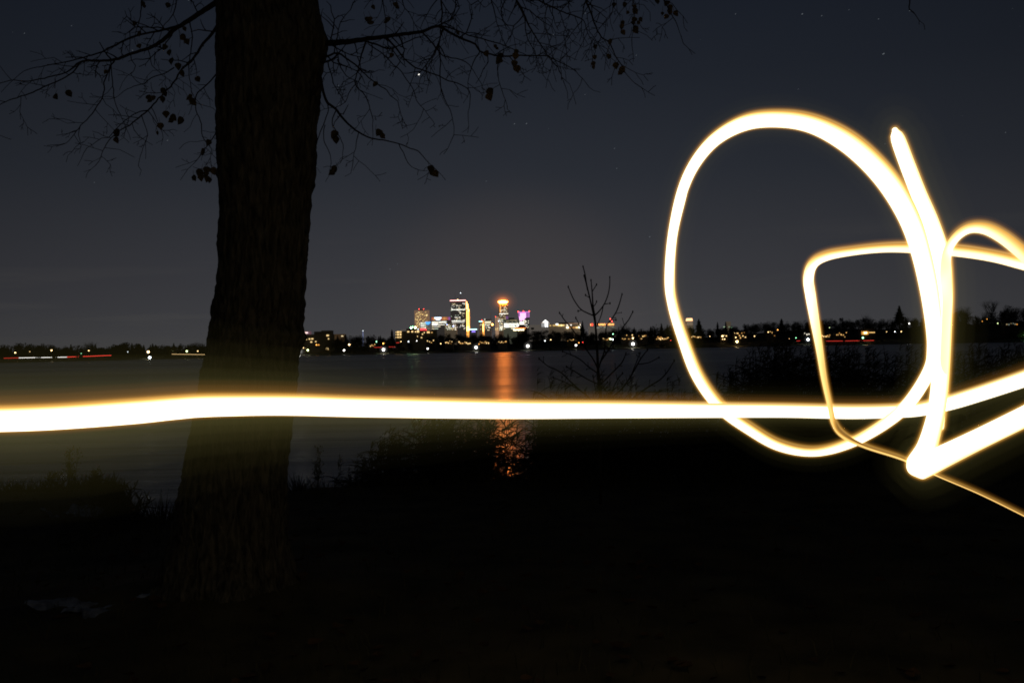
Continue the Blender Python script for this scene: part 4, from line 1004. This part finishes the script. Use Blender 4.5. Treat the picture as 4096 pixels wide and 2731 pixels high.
block(t, 1998.5, 2002, 1224, 1250, CD + 201, BW['gold'], 'light_strip', 4)
pane(t, 2028, 1270, 10, 12, CD + 197.5, wmat((.30, .13, .38), .5), 'violet_panel')
a = P(2011.8, 1213.5, CD + 205); k = (CD + 205) / F
mb = MB(); mb.lathe(a + Vector((0, 20, 0)), [(14.5*k, 0), (15.5*k, 3*k), (18.5*k, 6*k), (20.8*k, 7.5*k), (20.0*k, 8.4*k), (14*k, 10.5*k), (7*k, 12.5*k), (.5, 13*k)], 24)
M['crown'] = glow('crown_floodlight', (1, .25, .04), 470.0); crown_o = build('crown', mb, M['crown'], t)
for i, (rr, st) in enumerate(((21, .0052), (25, .0030), (30, .0014), (37, .0007), (46, .00035), (60, .00016))):
    mb = MB(); mb.ball(a + Vector((0, 20, 7 * k)), rr * k, .8, 24, 16); build('glow_halo', mb, glow_volume('crown_glow_shell_%d' % i, (1, .25, .03), st * 1.2), t, smooth=True)  # nested emissive balls paint the orange halo around the crown
t, c, w = tower('bright_window_block', 'wide block with rows of bright white windows right of the crowned tower', 2013, 2074, 1277, CD - 120, BW['green'])
block(t, 2034, 2058, 1271, 1277.5, CD - 100, M['dark_wall'], 'penthouse')
windows(t, 2015, 2072, 1279, 1289, 3, 4.6, .3, 'dim', CD - 122, 19, 2.0, 20); bands(t, [1294.4, 1299, 1303.4, 1307.4], 2016, 2076, CD - 122, 'white', 20, 7, 2.6, .93); bands(t, [1314], 2014, 2062, CD - 122, 'office', 21, 5, 2.6, .95)
t, c, w = tower('glinting_low_tower', 'low tower of glinting windows at the foot of the crowned tower', 1996, 2013, 1276, CD - 160, BW['brown'])
windows(t, 1997, 2013, 1278, 1322, 14, 2.6, .62, 'office', CD - 162, 22, 1.8, 60); beacon(t, 1995, 1284, CD - 163, 'cool', 5, 2.4, 'lit_sign')
t, c, w = tower('purple_tower', 'tower floodlit pink and purple with red beacons on its roof', 2072.5, 2117.5, 1246, CD + 40, BW['dark'])
block(t, 2072.5, 2117.5, 1246, 1269, CD + 38, BW['purple'], 'floodlit_top', 6); block(t, 2080, 2103, 1252, 1272, CD + 36, BW['purplehot'], 'painted_floodlight_pool', 4); block(t, 2077, 2098, 1266, 1279, CD + 35, BW['purplehot'], 'painted_floodlight_pool', 4); block(t, 2082, 2087, 1276, 1284, CD + 34, BW['purplehot'], 'painted_floodlight_pool', 4)
for i in range(5):
    pane(t, 2109.8, 1251.8 + 3.5 * i, 10.5, 1.7, CD + 37, M['roof'], 'dark_window'); pane(t, 2076, 1253.5 + 3.5 * i, 6.5, 1.6, CD + 37, M['roof'], 'dark_window')
beacon(t, 2072.6, 1246, CD + 36, 'red', 12, 2.2); beacon(t, 2094, 1245, CD + 36, 'red', 12, 2.2); beacon(t, 2117.3, 1244.4, CD + 36, 'red', 12, 2.2); mast(t, 2104, 1236, 1246, CD + 60)
bands(t, [1283.5, 1287.5], 2078, 2106, CD + 36, 'white', 23, 3, 2.2, .9); windows(t, 2074, 2117, 1278, 1312, 9, 3.4, .3, 'office', CD + 37, 24, 1.7, 45)
# church-like building with a lit drum and sloping roof
p = P(2088, 1311, CD - 1200); k = (CD - 1200) / F
t = thing('domed_hall', 'hall with a sloping dark roof and a glowing white lantern before the purple tower', 'building', (p.x, p.y, 0))
mb = MB(); mb.lathe(p, [(20*k, -60*k), (20*k, 0), (21*k, .5*k), (13*k, 6*k), (9*k, 11*k), (7.5*k, 14*k)], 16); build('roof', mb, M['roof'], t)
mb = MB(); mb.lathe(p + Vector((0, 0, 14 * k)), [(7.3*k, 0), (8*k, 1*k), (8*k, 6*k), (6*k, 8*k), (.5, 9*k)], 16); build('lantern', mb, glow('lantern_light', (1, .9, .72), 4.0), t)
for i in range(5): beacon(t, 2072 + 8 * i, 1310, CD - 1225, 'red', 1.5, 1.2, 'roof_lamp')
block(t, 2058, 2102, 1311.5, 1315, CD - 1225, BW['gold'], 'canopy', 8)
for i in range(7): pane(t, 2056 + 6.2 * i, 1319.2 - .12 * i + (i % 2), 5.6, 6.5 - (i % 3), CD - 1228, wmat((1, .85, .5), 3.2))
t, c, w = tower('grey_box_block', 'plain grey windowless boxes right of the purple tower', 2118, 2164, 1299, CD - 1000, BW['grey'], cat='building'); block(t, 2124, 2136, 1310, 1318, CD - 1004, M['dark_wall'], 'dark_annex', 4)
# white pyramid-roofed tower
D = 3000; c = P(2182, 1291, D); k = D / F
t = thing('pyramid_roofed_tower', 'small tower with a brilliant white pyramid roof', 'tower', (c.x, c.y + 17*k, 0))
mb = MB(); mb.box((c.x - 15.5*k, c.y, 0), (c.x + 15.5*k, c.y + 31*k, c.z)); build('wall', mb, BW['grey'], t)
mb = MB(); mb.box((c.x - 17.3*k, c.y - 2*k, c.z), (c.x + 17.3*k, c.y + 33*k, c.z + 1.2*k)); build('eave', mb, BW['pink'], t)
mb = MB(); q = [(-13*k, 2*k), (13*k, 2*k), (13*k, 29*k), (-13*k, 29*k)]
mb.add([c + Vector((u, v, 1.2*k)) for u, v in q] + [c + Vector((0, 15*k, 13*k))], [(3, 2, 1, 0), (0, 1, 4), (1, 2, 4), (2, 3, 4), (3, 0, 4)]); build('pyramid_roof', mb, BW['white'], t)
for i in range(5): pane(t, 2168.5 + 6.7 * i, 1300 - .13 * i, 4.4 if i in (2, 3) else 2.2, 15, D - 1, wmat((.95, .97, 1), 2.4 if i in (2, 3) else .7), dep=1.0)
# long low lit building
D = 2600; t, c, w = tower('long_low_building', 'long pale two-storey building with lit window rows left of the sapling', 2197, 2323, 1294.5, D, BW['tan2'], cat='building')
block(t, 2221, 2297, 1289.5, 1295, D + 12, M['roof'], 'roof_plant'); block(t, 2265, 2323, 1292.5, 1294.6, D - 1, BW['pink'], 'parapet', 3)
bands(t, [1301.5], 2198, 2258, D - 2, 'gold', 31, 5, 5, .85); bands(t, [1299.5], 2266, 2322, D - 2, 'office', 32, 6, 3.4, .55); bands(t, [1310], 2262, 2322, D - 2, 'home', 33, 6, 5, .5)
pane(t, 2228, 1296.6, 9, 5, D - 3, wmat((1, .97, .9), 3), 'lit_sign'); pane(t, 2270, 1309.5, 9, 7, D - 3, wmat((1, .88, .55), 3)); pane(t, 2317, 1309, 7, 7, D - 3, wmat((1, .9, .6), 3))
# building with the orange rooftop sign
D = 2500; t, c, w = tower('sign_building', 'low grey building under a glowing orange rooftop sign behind the sapling', 2359, 2465, 1302, D, BW['grey'], cat='building')
windows(t, 2364, 2462, 1304, 1312, 2, 5, .35, 'dim', D - 1, 34, 2.4, 30)
M['signlight'] = glow('orange_sign_light', (1, .36, .09), 3.2, False); M['signred'] = glow('red_sign_light', (1, .07, .03), 3.0, False)
sx = 2361
for i, (kind, wd) in enumerate([('I', 3), ('O', 6), ('-', 10), ('I', 3), ('V', 6), ('I', 3), ('/', 4), ('N', 6), ('V', 6), ('I', 3), ('-', 4), ('V', 5), ('X', 6), ('I', 3), ('A', 6), ('I', 3)]):
    mb = MB(); a = P(sx + wd / 2, 1301.3 - .0195 * (sx - 2410), D + 3); k = D / F; hh = 7.2 * k; g = wd * k / 2
    seg = {'I': [(0, 0, 0, 1)], 'O': [(-1, 0, -1, 1), (-1, 1, 1, 1), (1, 1, 1, 0), (1, 0, -1, 0)], 'V': [(-1, 1, 0, 0), (0, 0, 1, 1)], '/': [(-1, 0, 1, 1)], 'N': [(-1, 0, -1, 1), (-1, 1, 1, 0), (1, 0, 1, 1)], 'X': [(-1, 0, 1, 1), (-1, 1, 1, 0)], 'A': [(-1, 0, 0, 1), (0, 1, 1, 0)]}.get(kind, [])
    for u0, v0, u1, v1 in seg: mb.tube([a + Vector((u0 * g, 0, v0 * hh)), a + Vector((u1 * g, 0, v1 * hh))], [.75, .75], 5)
    if mb.v: build('sign_letter', mb, M['signred'] if i == 1 else M['signlight'], t)
    sx += wd + 1.2
D = 2700; t = thing('signal_mast', 'thin mast with red warning lights right of the orange sign', 'mast', P(2447, 1316, D)); mast(t, 2447, 1273, 1320, D, .3); beacon(t, 2441, 1275.5, D, 'red', 10, 1.3); beacon(t, 2447.5, 1285, D, 'red', 10, 1.3); beacon(t, 2447, 1275.5, D, 'red', 3, .9)
# far tapered tower inside the loop
D = 4600; c = P(2759, 1283.5, D); k = D / F
t = thing('tapered_tower', 'tapered tower with a glowing warm crown inside the oval loop', 'tower', (c.x, c.y, 0))
mb = MB(); mb.prism([(c.x - 15*k, c.y, 0), (c.x + 15*k, c.y, 0), (c.x + 15*k, c.y + 30*k, 0), (c.x - 15*k, c.y + 30*k, 0)], [(c.x - 12.4*k, c.y, c.z), (c.x + 12.8*k, c.y, c.z), (c.x + 12.8*k, c.y + 26*k, c.z), (c.x - 12.4*k, c.y + 26*k, c.z)]); build('wall', mb, BW['tan2'], t)
mb = MB(); mb.prism([(c.x - 12*k, c.y + 1, c.z), (c.x + 12.4*k, c.y + 1, c.z), (c.x + 12.4*k, c.y + 25*k, c.z), (c.x - 12*k, c.y + 25*k, c.z)], [(c.x - 10*k, c.y + 3, c.z + 11*k), (c.x + 10.5*k, c.y + 3, c.z + 11*k), (c.x + 10.5*k, c.y + 22*k, c.z + 11*k), (c.x - 10*k, c.y + 22*k, c.z + 11*k)]); build('crown', mb, self_lit_wall('warm_crown', (.4, .3, .2), (.5, .4, .3), (1.9, 1.05, .5)), t)
for i in range(4): pane(t, 2759, 1287 + 4 * i, 22 + i, 1.4, D - 4, wmat((1, .75, .55), .28))
D = 2400; t, c, w = tower('tan_box_building', 'plain tan box building behind narrow evergreens inside the loop', 2907, 2923, 1286, D, BW['tan2'], cat='building', depth=14)
for i, (wx, col) in enumerate(((2897, (.7, 1, .6)), (2905, (1, 1, .75)), (2918, (.7, 1, .6)), (2926, (.4, .9, .5)))): pane(t, wx, 1307.5 + (i % 2), 6, 3.4, D - 30, wmat(col, 1.6 if i == 1 else .6))
# flat roofed block at the right of the trunk
D = shore_D(1265) + 70; gz = ground_far(1265, 70)
t, c, w = tower('flat_roofed_block', 'dark stepped flat-roofed block right of the trunk with few lit windows', 1208, 1325, 1337, D, BW['apt'], 20, 'building', gz - 1)
block(t, 1285, 1325, 1321.5, 1338, D + 3, BW['apt'], 'upper_storey', 14); block(t, 1256, 1286, 1325.8, 1338, D + 4, BW['apt'], 'upper_storey', 12)
block(t, 1214, 1240, 1325, 1337.5, D + 2, self_lit_wall('pink_lit_wall', (.3, .2, .2), (.35, .25, .25), (.10, .05, .06)), 'pink_lit_storey', 8)
for x, y, ww, hh in ((1309, 1341.5, 6, 6), (1314, 1341.5, 3, 5), (1314, 1355, 4, 5), (1238, 1355.5, 6, 5), (1249, 1355, 8, 5), (1226, 1358, 4, 3), (1307, 1395, 6, 8), (1313, 1395, 2, 7), (1245, 1367.5, 7, 5), (1263, 1366, 5, 4)): pane(t, x, y, ww, hh, D - .8, wmat((1, .70, .3), 1.1), dep=.6)
pane(t, 1224, 1331, 7, 6, D + 1, wmat((1, .7, .62), 1.6), dep=.6); pane(t, 1230, 1330.5, 4, 5, D + 1, wmat((1, .75, .85), 1.2), dep=.6)
D = shore_D(1350) + 220; t, c, w = tower('dim_orange_block', 'dim orange-lit low block half hidden by trees left of the blue spire', 1332, 1376, 1336, D, self_lit_wall('dim_orange_wall', (.1, .07, .04), (.14, .1, .06), (.035, .02, .009)), 14, 'building')
for x in (1368, 1373, 1333): pane(t, x, 1344, 4, 3, D - .8, wmat((1, .8, .45), 1.8), dep=.6)
# pale blue spire
D = 3400; a = P(1452, 1346, D); b_ = P(1452, 1324, D); b_.x = a.x
t = thing('blue_lit_spire', 'thin pale blue lit spire above the wood left of the skyline', 'spire', (a.x, a.y, 0))
mb = MB(); mb.tube([(a.x, a.y, 0), a, b_], [2.2, 1.6, .9], 8); build('shaft', mb, self_lit_wall('blue_lit_metal', (.3, .3, .35), (.4, .4, .45), (.16, .19, .34)), t); beacon(t, 1452, 1323, D, 'cool', 2.0, 1.5, 'top_light')
# apartment block
D = shore_D(1640) + 80; gz = ground_far(1640, 80)
t, c, w = tower('apartment_block', 'brick apartment block with warm lit windows and green floodlights on its roof', 1582, 1702, 1324, D, BW['apt'], 18, 'building', gz - 1)
block(t, 1602, 1625, 1318, 1324.5, D + 1.5, BW['grey'], 'upper_storey', 12); block(t, 1625, 1674, 1313.8, 1324.5, D + 1, BW['apt'], 'upper_storey', 14)
for x, y, ww, hh in ((1592, 1328, 8, 7), (1600, 1327.5, 3, 6), (1604, 1327.5, 3, 6), (1584, 1328.5, 2, 5), (1592, 1338.3, 7, 6), (1602, 1337.5, 6, 8), (1584, 1338.5, 2, 4), (1592, 1348.7, 6, 5), (1600, 1348.5, 3, 6), (1604, 1348.3, 2, 5), (1584, 1348.8, 2, 4), (1633, 1326.5, 8, 5), (1649, 1326, 7, 6), (1662, 1326.5, 4, 6), (1672, 1325.5, 9, 8), (1670, 1345, 2, 5), (1690, 1336, 4, 5), (1697, 1330, 4, 4), (1686, 1350, 5, 4)):
    pane(t, x, y, ww, hh, D - .8, wmat((1, .68, .28), 1.3), dep=.6)
pane(t, 1672.5, 1316.5, 5, 5, D - .8, wmat((.75, .85, .95), 1.6), dep=.6)
beacon(t, 1644.5, 1310.5, D + 2, 'green', 30, .95, 'floodlight'); beacon(t, 1651, 1306.5, D + 2, 'green', 4, .7, 'floodlight'); beacon(t, 1661, 1310, D + 2, 'lime', 40, 1.0, 'floodlight')
D = shore_D(1694) + 160
t, c, w = tower('red_sign_hall', 'low hall with a red neon outline sign below the tan tower', 1676, 1745, 1321, D, BW['apt'], 12, 'building', 2)
mb = MB(); k = D / F
for y0, x0, x1 in ((1314.6, 1682, 1700), (1319.2, 1682, 1706)):
    mb.tube([P(x0, y0, D - 1), P(x1, y0 - .3, D - 1)], [.42, .42], 5)
mb.tube([P(1682, 1314.6, D - 1), P(1682, 1319.2, D - 1)], [.4, .4], 5); mb.tube([P(1700, 1314.2, D - 1), P(1706, 1319, D - 1)], [.4, .4], 5)
for x in (1683, 1705): mb.tube([P(x, 1319, D - .6), P(x, 1323, D - .6)], [.12, .12], 4)
build('neon_sign', mb, glow('red_neon', (1, .05, .06), 2.6, False), t)
windows(t, 1680, 1742, 1324, 1332, 2, 5, .35, 'home', D - .8, 44, 3, 14)

# houses among the trees
def house(px, ytop, wpx, off, rows, label, seed, pal='home', n=6):
    rnd = random.Random(seed); D = shore_D(px) + off; c = P(px, ytop, D); w = wpx / 2 / F * D; zb = min(ground_far(px, off), c.z - 7) - .5; dep = 9
    t = thing('house', label, 'house', (c.x, c.y + dep / 2, zb), 'houses among the trees on the far shore'); ze = c.z - min(3.5, (c.z - zb) * .4)
    mb = MB(); mb.box((c.x - w, c.y, zb), (c.x + w, c.y + dep, ze)); build('wall', mb, M['dark_wall'], t)
    mb = MB(); mb.add([(c.x - w - .5, c.y - .5, ze + .02), (c.x + w + .5, c.y - .5, ze + .02), (c.x + w + .5, c.y + dep + .5, ze + .02), (c.x - w - .5, c.y + dep + .5, ze + .02), (c.x - w * .8, c.y + dep / 2, c.z), (c.x + w * .8, c.y + dep / 2, c.z)],
                   [(3, 2, 1, 0), (0, 1, 5, 4), (2, 3, 4, 5), (1, 2, 5), (3, 0, 4)]); rf = build('roof', mb, M['roof'], t)
    mb = MB(); mb.box((c.x + w * .3, c.y + dep * .6, ze + .6), (c.x + w * .3 + 1, c.y + dep * .6 + 1, c.z + 1.2)); build('chimney', mb, M['dark_wall'], rf)
    for i in range(n):
        x = px - wpx * .42 + wpx * .84 * (i + .5) / n + rnd.uniform(-1, 1); y = rnd.choice(rows) + rnd.uniform(-2.2, 2.2)
        m = wmat(*rnd.choice(PAL[pal])); o = pane(t, x, y, rnd.uniform(1.6, 4.6), rnd.uniform(2, 5.5), D - .7, m, dep=.5)
for a in [(1796, 1352, 34, 45, (1371, 1366), 'house with yellow windows left of the golden tower foot', 1, 'home', 6), (1858, 1348, 60, 45, (1369, 1373), 'wide house glowing with windows below the golden tower', 2, 'home', 10), (1938, 1346, 46, 45, (1368, 1371), 'house with orange windows right of the starry lamp by the golden tower', 3, 'home', 8),
          (2010, 1350, 40, 45, (1366, 1369), 'house with small windows below the crowned tower', 4, 'home', 6), (2282, 1345, 30, 50, (1359, 1363), 'lit house behind the small orange-brown tree', 5, 'home', 6), (2428, 1337, 44, 55, (1354, 1357), 'house with warm windows left of the green house lamp', 6, 'home', 6), (2510, 1328, 54, 55, (1355, 1356, 1340), 'gabled house with warm porch windows left of the loop', 7, 'home', 8),
          (2570, 1325, 40, 60, (1343, 1345, 1356), 'taller gabled house right of the warm porch lamp', 8, 'home', 6), (2650, 1338, 60, 50, (1353, 1357, 1350), 'house glowing behind branches at the left of the loop', 9, 'home', 11), (2785, 1334, 50, 55, (1347, 1348), 'house with a row of tall windows just inside the loop', 10, 'home', 8),
          (2896, 1330, 30, 55, (1343, 1346), 'small house behind the bright warm house lamp', 11, 'home', 3), (2960, 1322, 56, 55, (1344, 1349, 1332), 'wide house behind the starry warm lamp inside the loop', 12, 'home', 10), (3085, 1314, 40, 60, (1328, 1341), 'house high on the slope with two window levels', 13, 'home', 4), (3228, 1325, 30, 45, (1334, 1337), 'house with a pale gable touching the amber stroke', 14, 'white', 3),
          (3303, 1325, 44, 45, (1342, 1346), 'house with a low row of small windows right of the amber stroke', 15, 'home', 9), (3366, 1320, 50, 45, (1330, 1340, 1348), 'house glowing through orange branches right of the amber stroke', 16, 'home', 8), (1490, 1362, 26, 40, (1379, 1382), 'small house with pink glow left of the orange lamp', 17, 'home', 4),
          (4045, 1275, 50, 60, (1292, 1298), 'house hidden in trees near the right picture edge', 18, 'dim', 5), (1722, 1350, 40, 50, (1363, 1368), 'dark house with dim windows right of the apartment block', 19, 'home', 4)]: house(*a)
# the glowing house front
D = shore_D(3473) + 45; t, c, w = tower('glowing_house', 'house with a brilliantly lit amber porch right of the amber stroke', 3444, 3504, 1318, D, M['dark_wall'], 9, 'house', ground_far(3473, 45) - 1)
mb = MB(); mb.box((c.x - w - .4, c.y - .4, c.z), (c.x + w + .4, c.y + 9.4, c.z + 1.2)); build('roof', mb, M['roof'], t)
block(t, 3446, 3474, 1325, 1338.5, D - .3, self_lit_wall('amber_lit_wall', (.4, .3, .2), (.5, .36, .22), (.55, .24, .04)), 'porch_wall', .25); beacon(t, 3459, 1331.5, D - 1.2, 'warm', 14, .7, 'porch_lamp'); beacon(t, 3465, 1331, D - 1.2, 'warm', 14, .7, 'porch_lamp')
for i in range(4): pane(t, 3479 + 6 * i, 1329.5, 4, 4, D - .8, wmat((1, .6, .2), 1.2), dep=.5)

# ------------------------------------------------------------------ stars
SKY = 15000.0
def starpts(lst, base):
    mb = MB()
    for x, y, s in lst:
        a = P(x, y, SKY); k = SKY / F; d = (RT * .8 + UP * (.5 if x > 900 else .1)) * (s * k * 1.5)
        mb.tube([a - d, a + d], [s * k * .6] * 2, 5)
    return mb
rnd = random.Random(31)
ST = [(3209,57,2.2),(3287,64,1.6),(3514,77,1.5),(3534,216,2.8),(3640,43,2.0),(3396,40,1.2),(2058,496,1.8),(2106,495,2.0),(2599,947,1.8),(2458,594,1.4),(2467,674,1.4),(98,134,1.4),(286,104,1.2),(530,202,1.6),(670,562,1.6),(755,0,2.4),(3193,357,1.2),(2545,222,1.2),(2942,57,1.4),(1354,343,1.2),(1945,725,1.3),(1590,1056,1.2),(1560,1077,1.4),(377,730,1.3),(2340,379,1.1),(2341,54,1.3),(2213,139,1.3),(3540,576,1.2),(4022,530,1.4)]
ST += [(rnd.uniform(0, 4096), rnd.uniform(0, 1150), rnd.uniform(.5, .9)) for _ in range(14)]
tag(build('stars', starpts(ST, 0), glow('starlight', (.8, .9, 1), .15, False)), 'faint stars scattered over the night sky', 'stars', kind='stuff')
mb = MB(); mb.ball(P(1675, 298, SKY), 3.6 * SKY / F, 1, 8, 6)
tag(build('star', mb, glow('bright_starlight', (1, .97, .9), 1.5, False), origin=P(1675, 298, SKY)), 'brightest star shining between the twigs right of the trunk', 'star')

# ------------------------------------------------------------------ night sky lit by the city
wd = bpy.data.worlds.new('World'); bpy.context.scene.world = wd; wd.use_nodes = True
nt = wd.node_tree; N, L = nt.nodes, nt.links; N.clear()
out = N.new('ShaderNodeOutputWorld'); bg = N.new('ShaderNodeBackground'); L.new(bg.outputs[0], out.inputs['Surface'])
tc = N.new('ShaderNodeTexCoord'); sp = N.new('ShaderNodeSeparateXYZ'); L.new(tc.outputs['Generated'], sp.inputs[0])
rp = N.new('ShaderNodeValToRGB'); el = rp.color_ramp.elements; el[0].position = 0; el[0].color = (.052, .052, .056, 1); el[1].position = 1; el[1].color = (.006, .008, .012, 1)
for pos, c_ in ((.07, (.038, .0385, .0445, 1)), (.17, (.0212, .0243, .0318, 1)), (.26, (.0138, .0170, .0245, 1)), (.35, (.0100, .0132, .0212, 1))):
    x = el.new(pos); x.color = c_
L.new(sp.outputs['Z'], rp.inputs[0])
# brighter and warmer over the city, darker away from it
dt = N.new('ShaderNodeVectorMath'); dt.operation = 'DOT_PRODUCT'; dt.inputs[1].default_value = (0.0, 1.0, 0.02); L.new(tc.outputs['Generated'], dt.inputs[0])
mr = N.new('ShaderNodeMapRange'); mr.inputs['From Min'].default_value = .80; mr.inputs['From Max'].default_value = 1.0; mr.inputs['To Min'].default_value = .58; mr.inputs['To Max'].default_value = 1.06; L.new(dt.outputs['Value'], mr.inputs['Value'])
mx = N.new('ShaderNodeVectorMath'); mx.operation = 'SCALE'; L.new(rp.outputs[0], mx.inputs[0]); L.new(mr.outputs[0], mx.inputs['Scale'])
mr2 = N.new('ShaderNodeMapRange'); mr2.interpolation_type = 'SMOOTHERSTEP'; mr2.inputs['From Min'].default_value = .985; mr2.inputs['From Max'].default_value = 1.0; L.new(dt.outputs['Value'], mr2.inputs['Value'])
wm = N.new('ShaderNodeVectorMath'); wm.operation = 'SCALE'; wm.inputs[0].default_value = (.011, .0065, .0035); L.new(mr2.outputs[0], wm.inputs['Scale'])
ad = N.new('ShaderNodeVectorMath'); ad.operation = 'ADD'; L.new(mx.outputs[0], ad.inputs[0]); L.new(wm.outputs[0], ad.inputs[1])
# thin streaks of low cloud
mp = N.new('ShaderNodeMapping'); mp.inputs['Scale'].default_value = (2.2, 1.0, 30.0); L.new(tc.outputs['Generated'], mp.inputs['Vector'])
nz = N.new('ShaderNodeTexNoise'); nz.inputs['Scale'].default_value = 2.0; nz.inputs['Detail'].default_value = 4; L.new(mp.outputs[0], nz.inputs['Vector'])
m3 = N.new('ShaderNodeMapRange'); m3.inputs['From Min'].default_value = .58; m3.inputs['From Max'].default_value = .78; L.new(nz.outputs['Fac'], m3.inputs['Value'])
m4 = N.new('ShaderNodeMapRange'); m4.inputs['From Min'].default_value = .14; m4.inputs['From Max'].default_value = .04; L.new(sp.outputs['Z'], m4.inputs['Value'])
mm = N.new('ShaderNodeMath'); mm.operation = 'MULTIPLY'; L.new(m3.outputs[0], mm.inputs[0]); L.new(m4.outputs[0], mm.inputs[1])
cm = N.new('ShaderNodeVectorMath'); cm.operation = 'SCALE'; cm.inputs[0].default_value = (.010, .009, .006); L.new(mm.outputs[0], cm.inputs['Scale'])
a2 = N.new('ShaderNodeVectorMath'); a2.operation = 'ADD'; L.new(ad.outputs[0], a2.inputs[0]); L.new(cm.outputs[0], a2.inputs[1])
L.new(a2.outputs[0], bg.inputs['Color']); bg.inputs['Strength'].default_value = 1.0

# ------------------------------------------------------------------ camera and render settings
cd = bpy.data.cameras.new('Camera'); cam = bpy.data.objects.new('Camera', cd); C.objects.link(cam)
cd.lens = 35; cd.sensor_width = 36; cd.clip_start = .05; cd.clip_end = 60000
m = Matrix.Identity(4)
for i in range(3): m[i][0], m[i][1], m[i][2], m[i][3] = RT[i], UP[i], -FW[i], CAM[i]
cam.matrix_world = m
sc = bpy.context.scene; sc.camera = cam
sc.render.engine = 'CYCLES'
sc.view_settings.view_transform = 'Standard'; sc.view_settings.look = 'None'; sc.view_settings.exposure = 0; sc.view_settings.gamma = 1
sc.cycles.use_denoising = True; sc.cycles.filter_width = 1.8
sc.cycles.max_bounces = 5; sc.cycles.diffuse_bounces = 2; sc.cycles.glossy_bounces = 2; sc.cycles.volume_bounces = 0; sc.cycles.transparent_max_bounces = 48
sc.cycles.caustics_reflective = False; sc.cycles.sample_clamp_indirect = 4.0; sc.cycles.sample_clamp_direct = 14.0
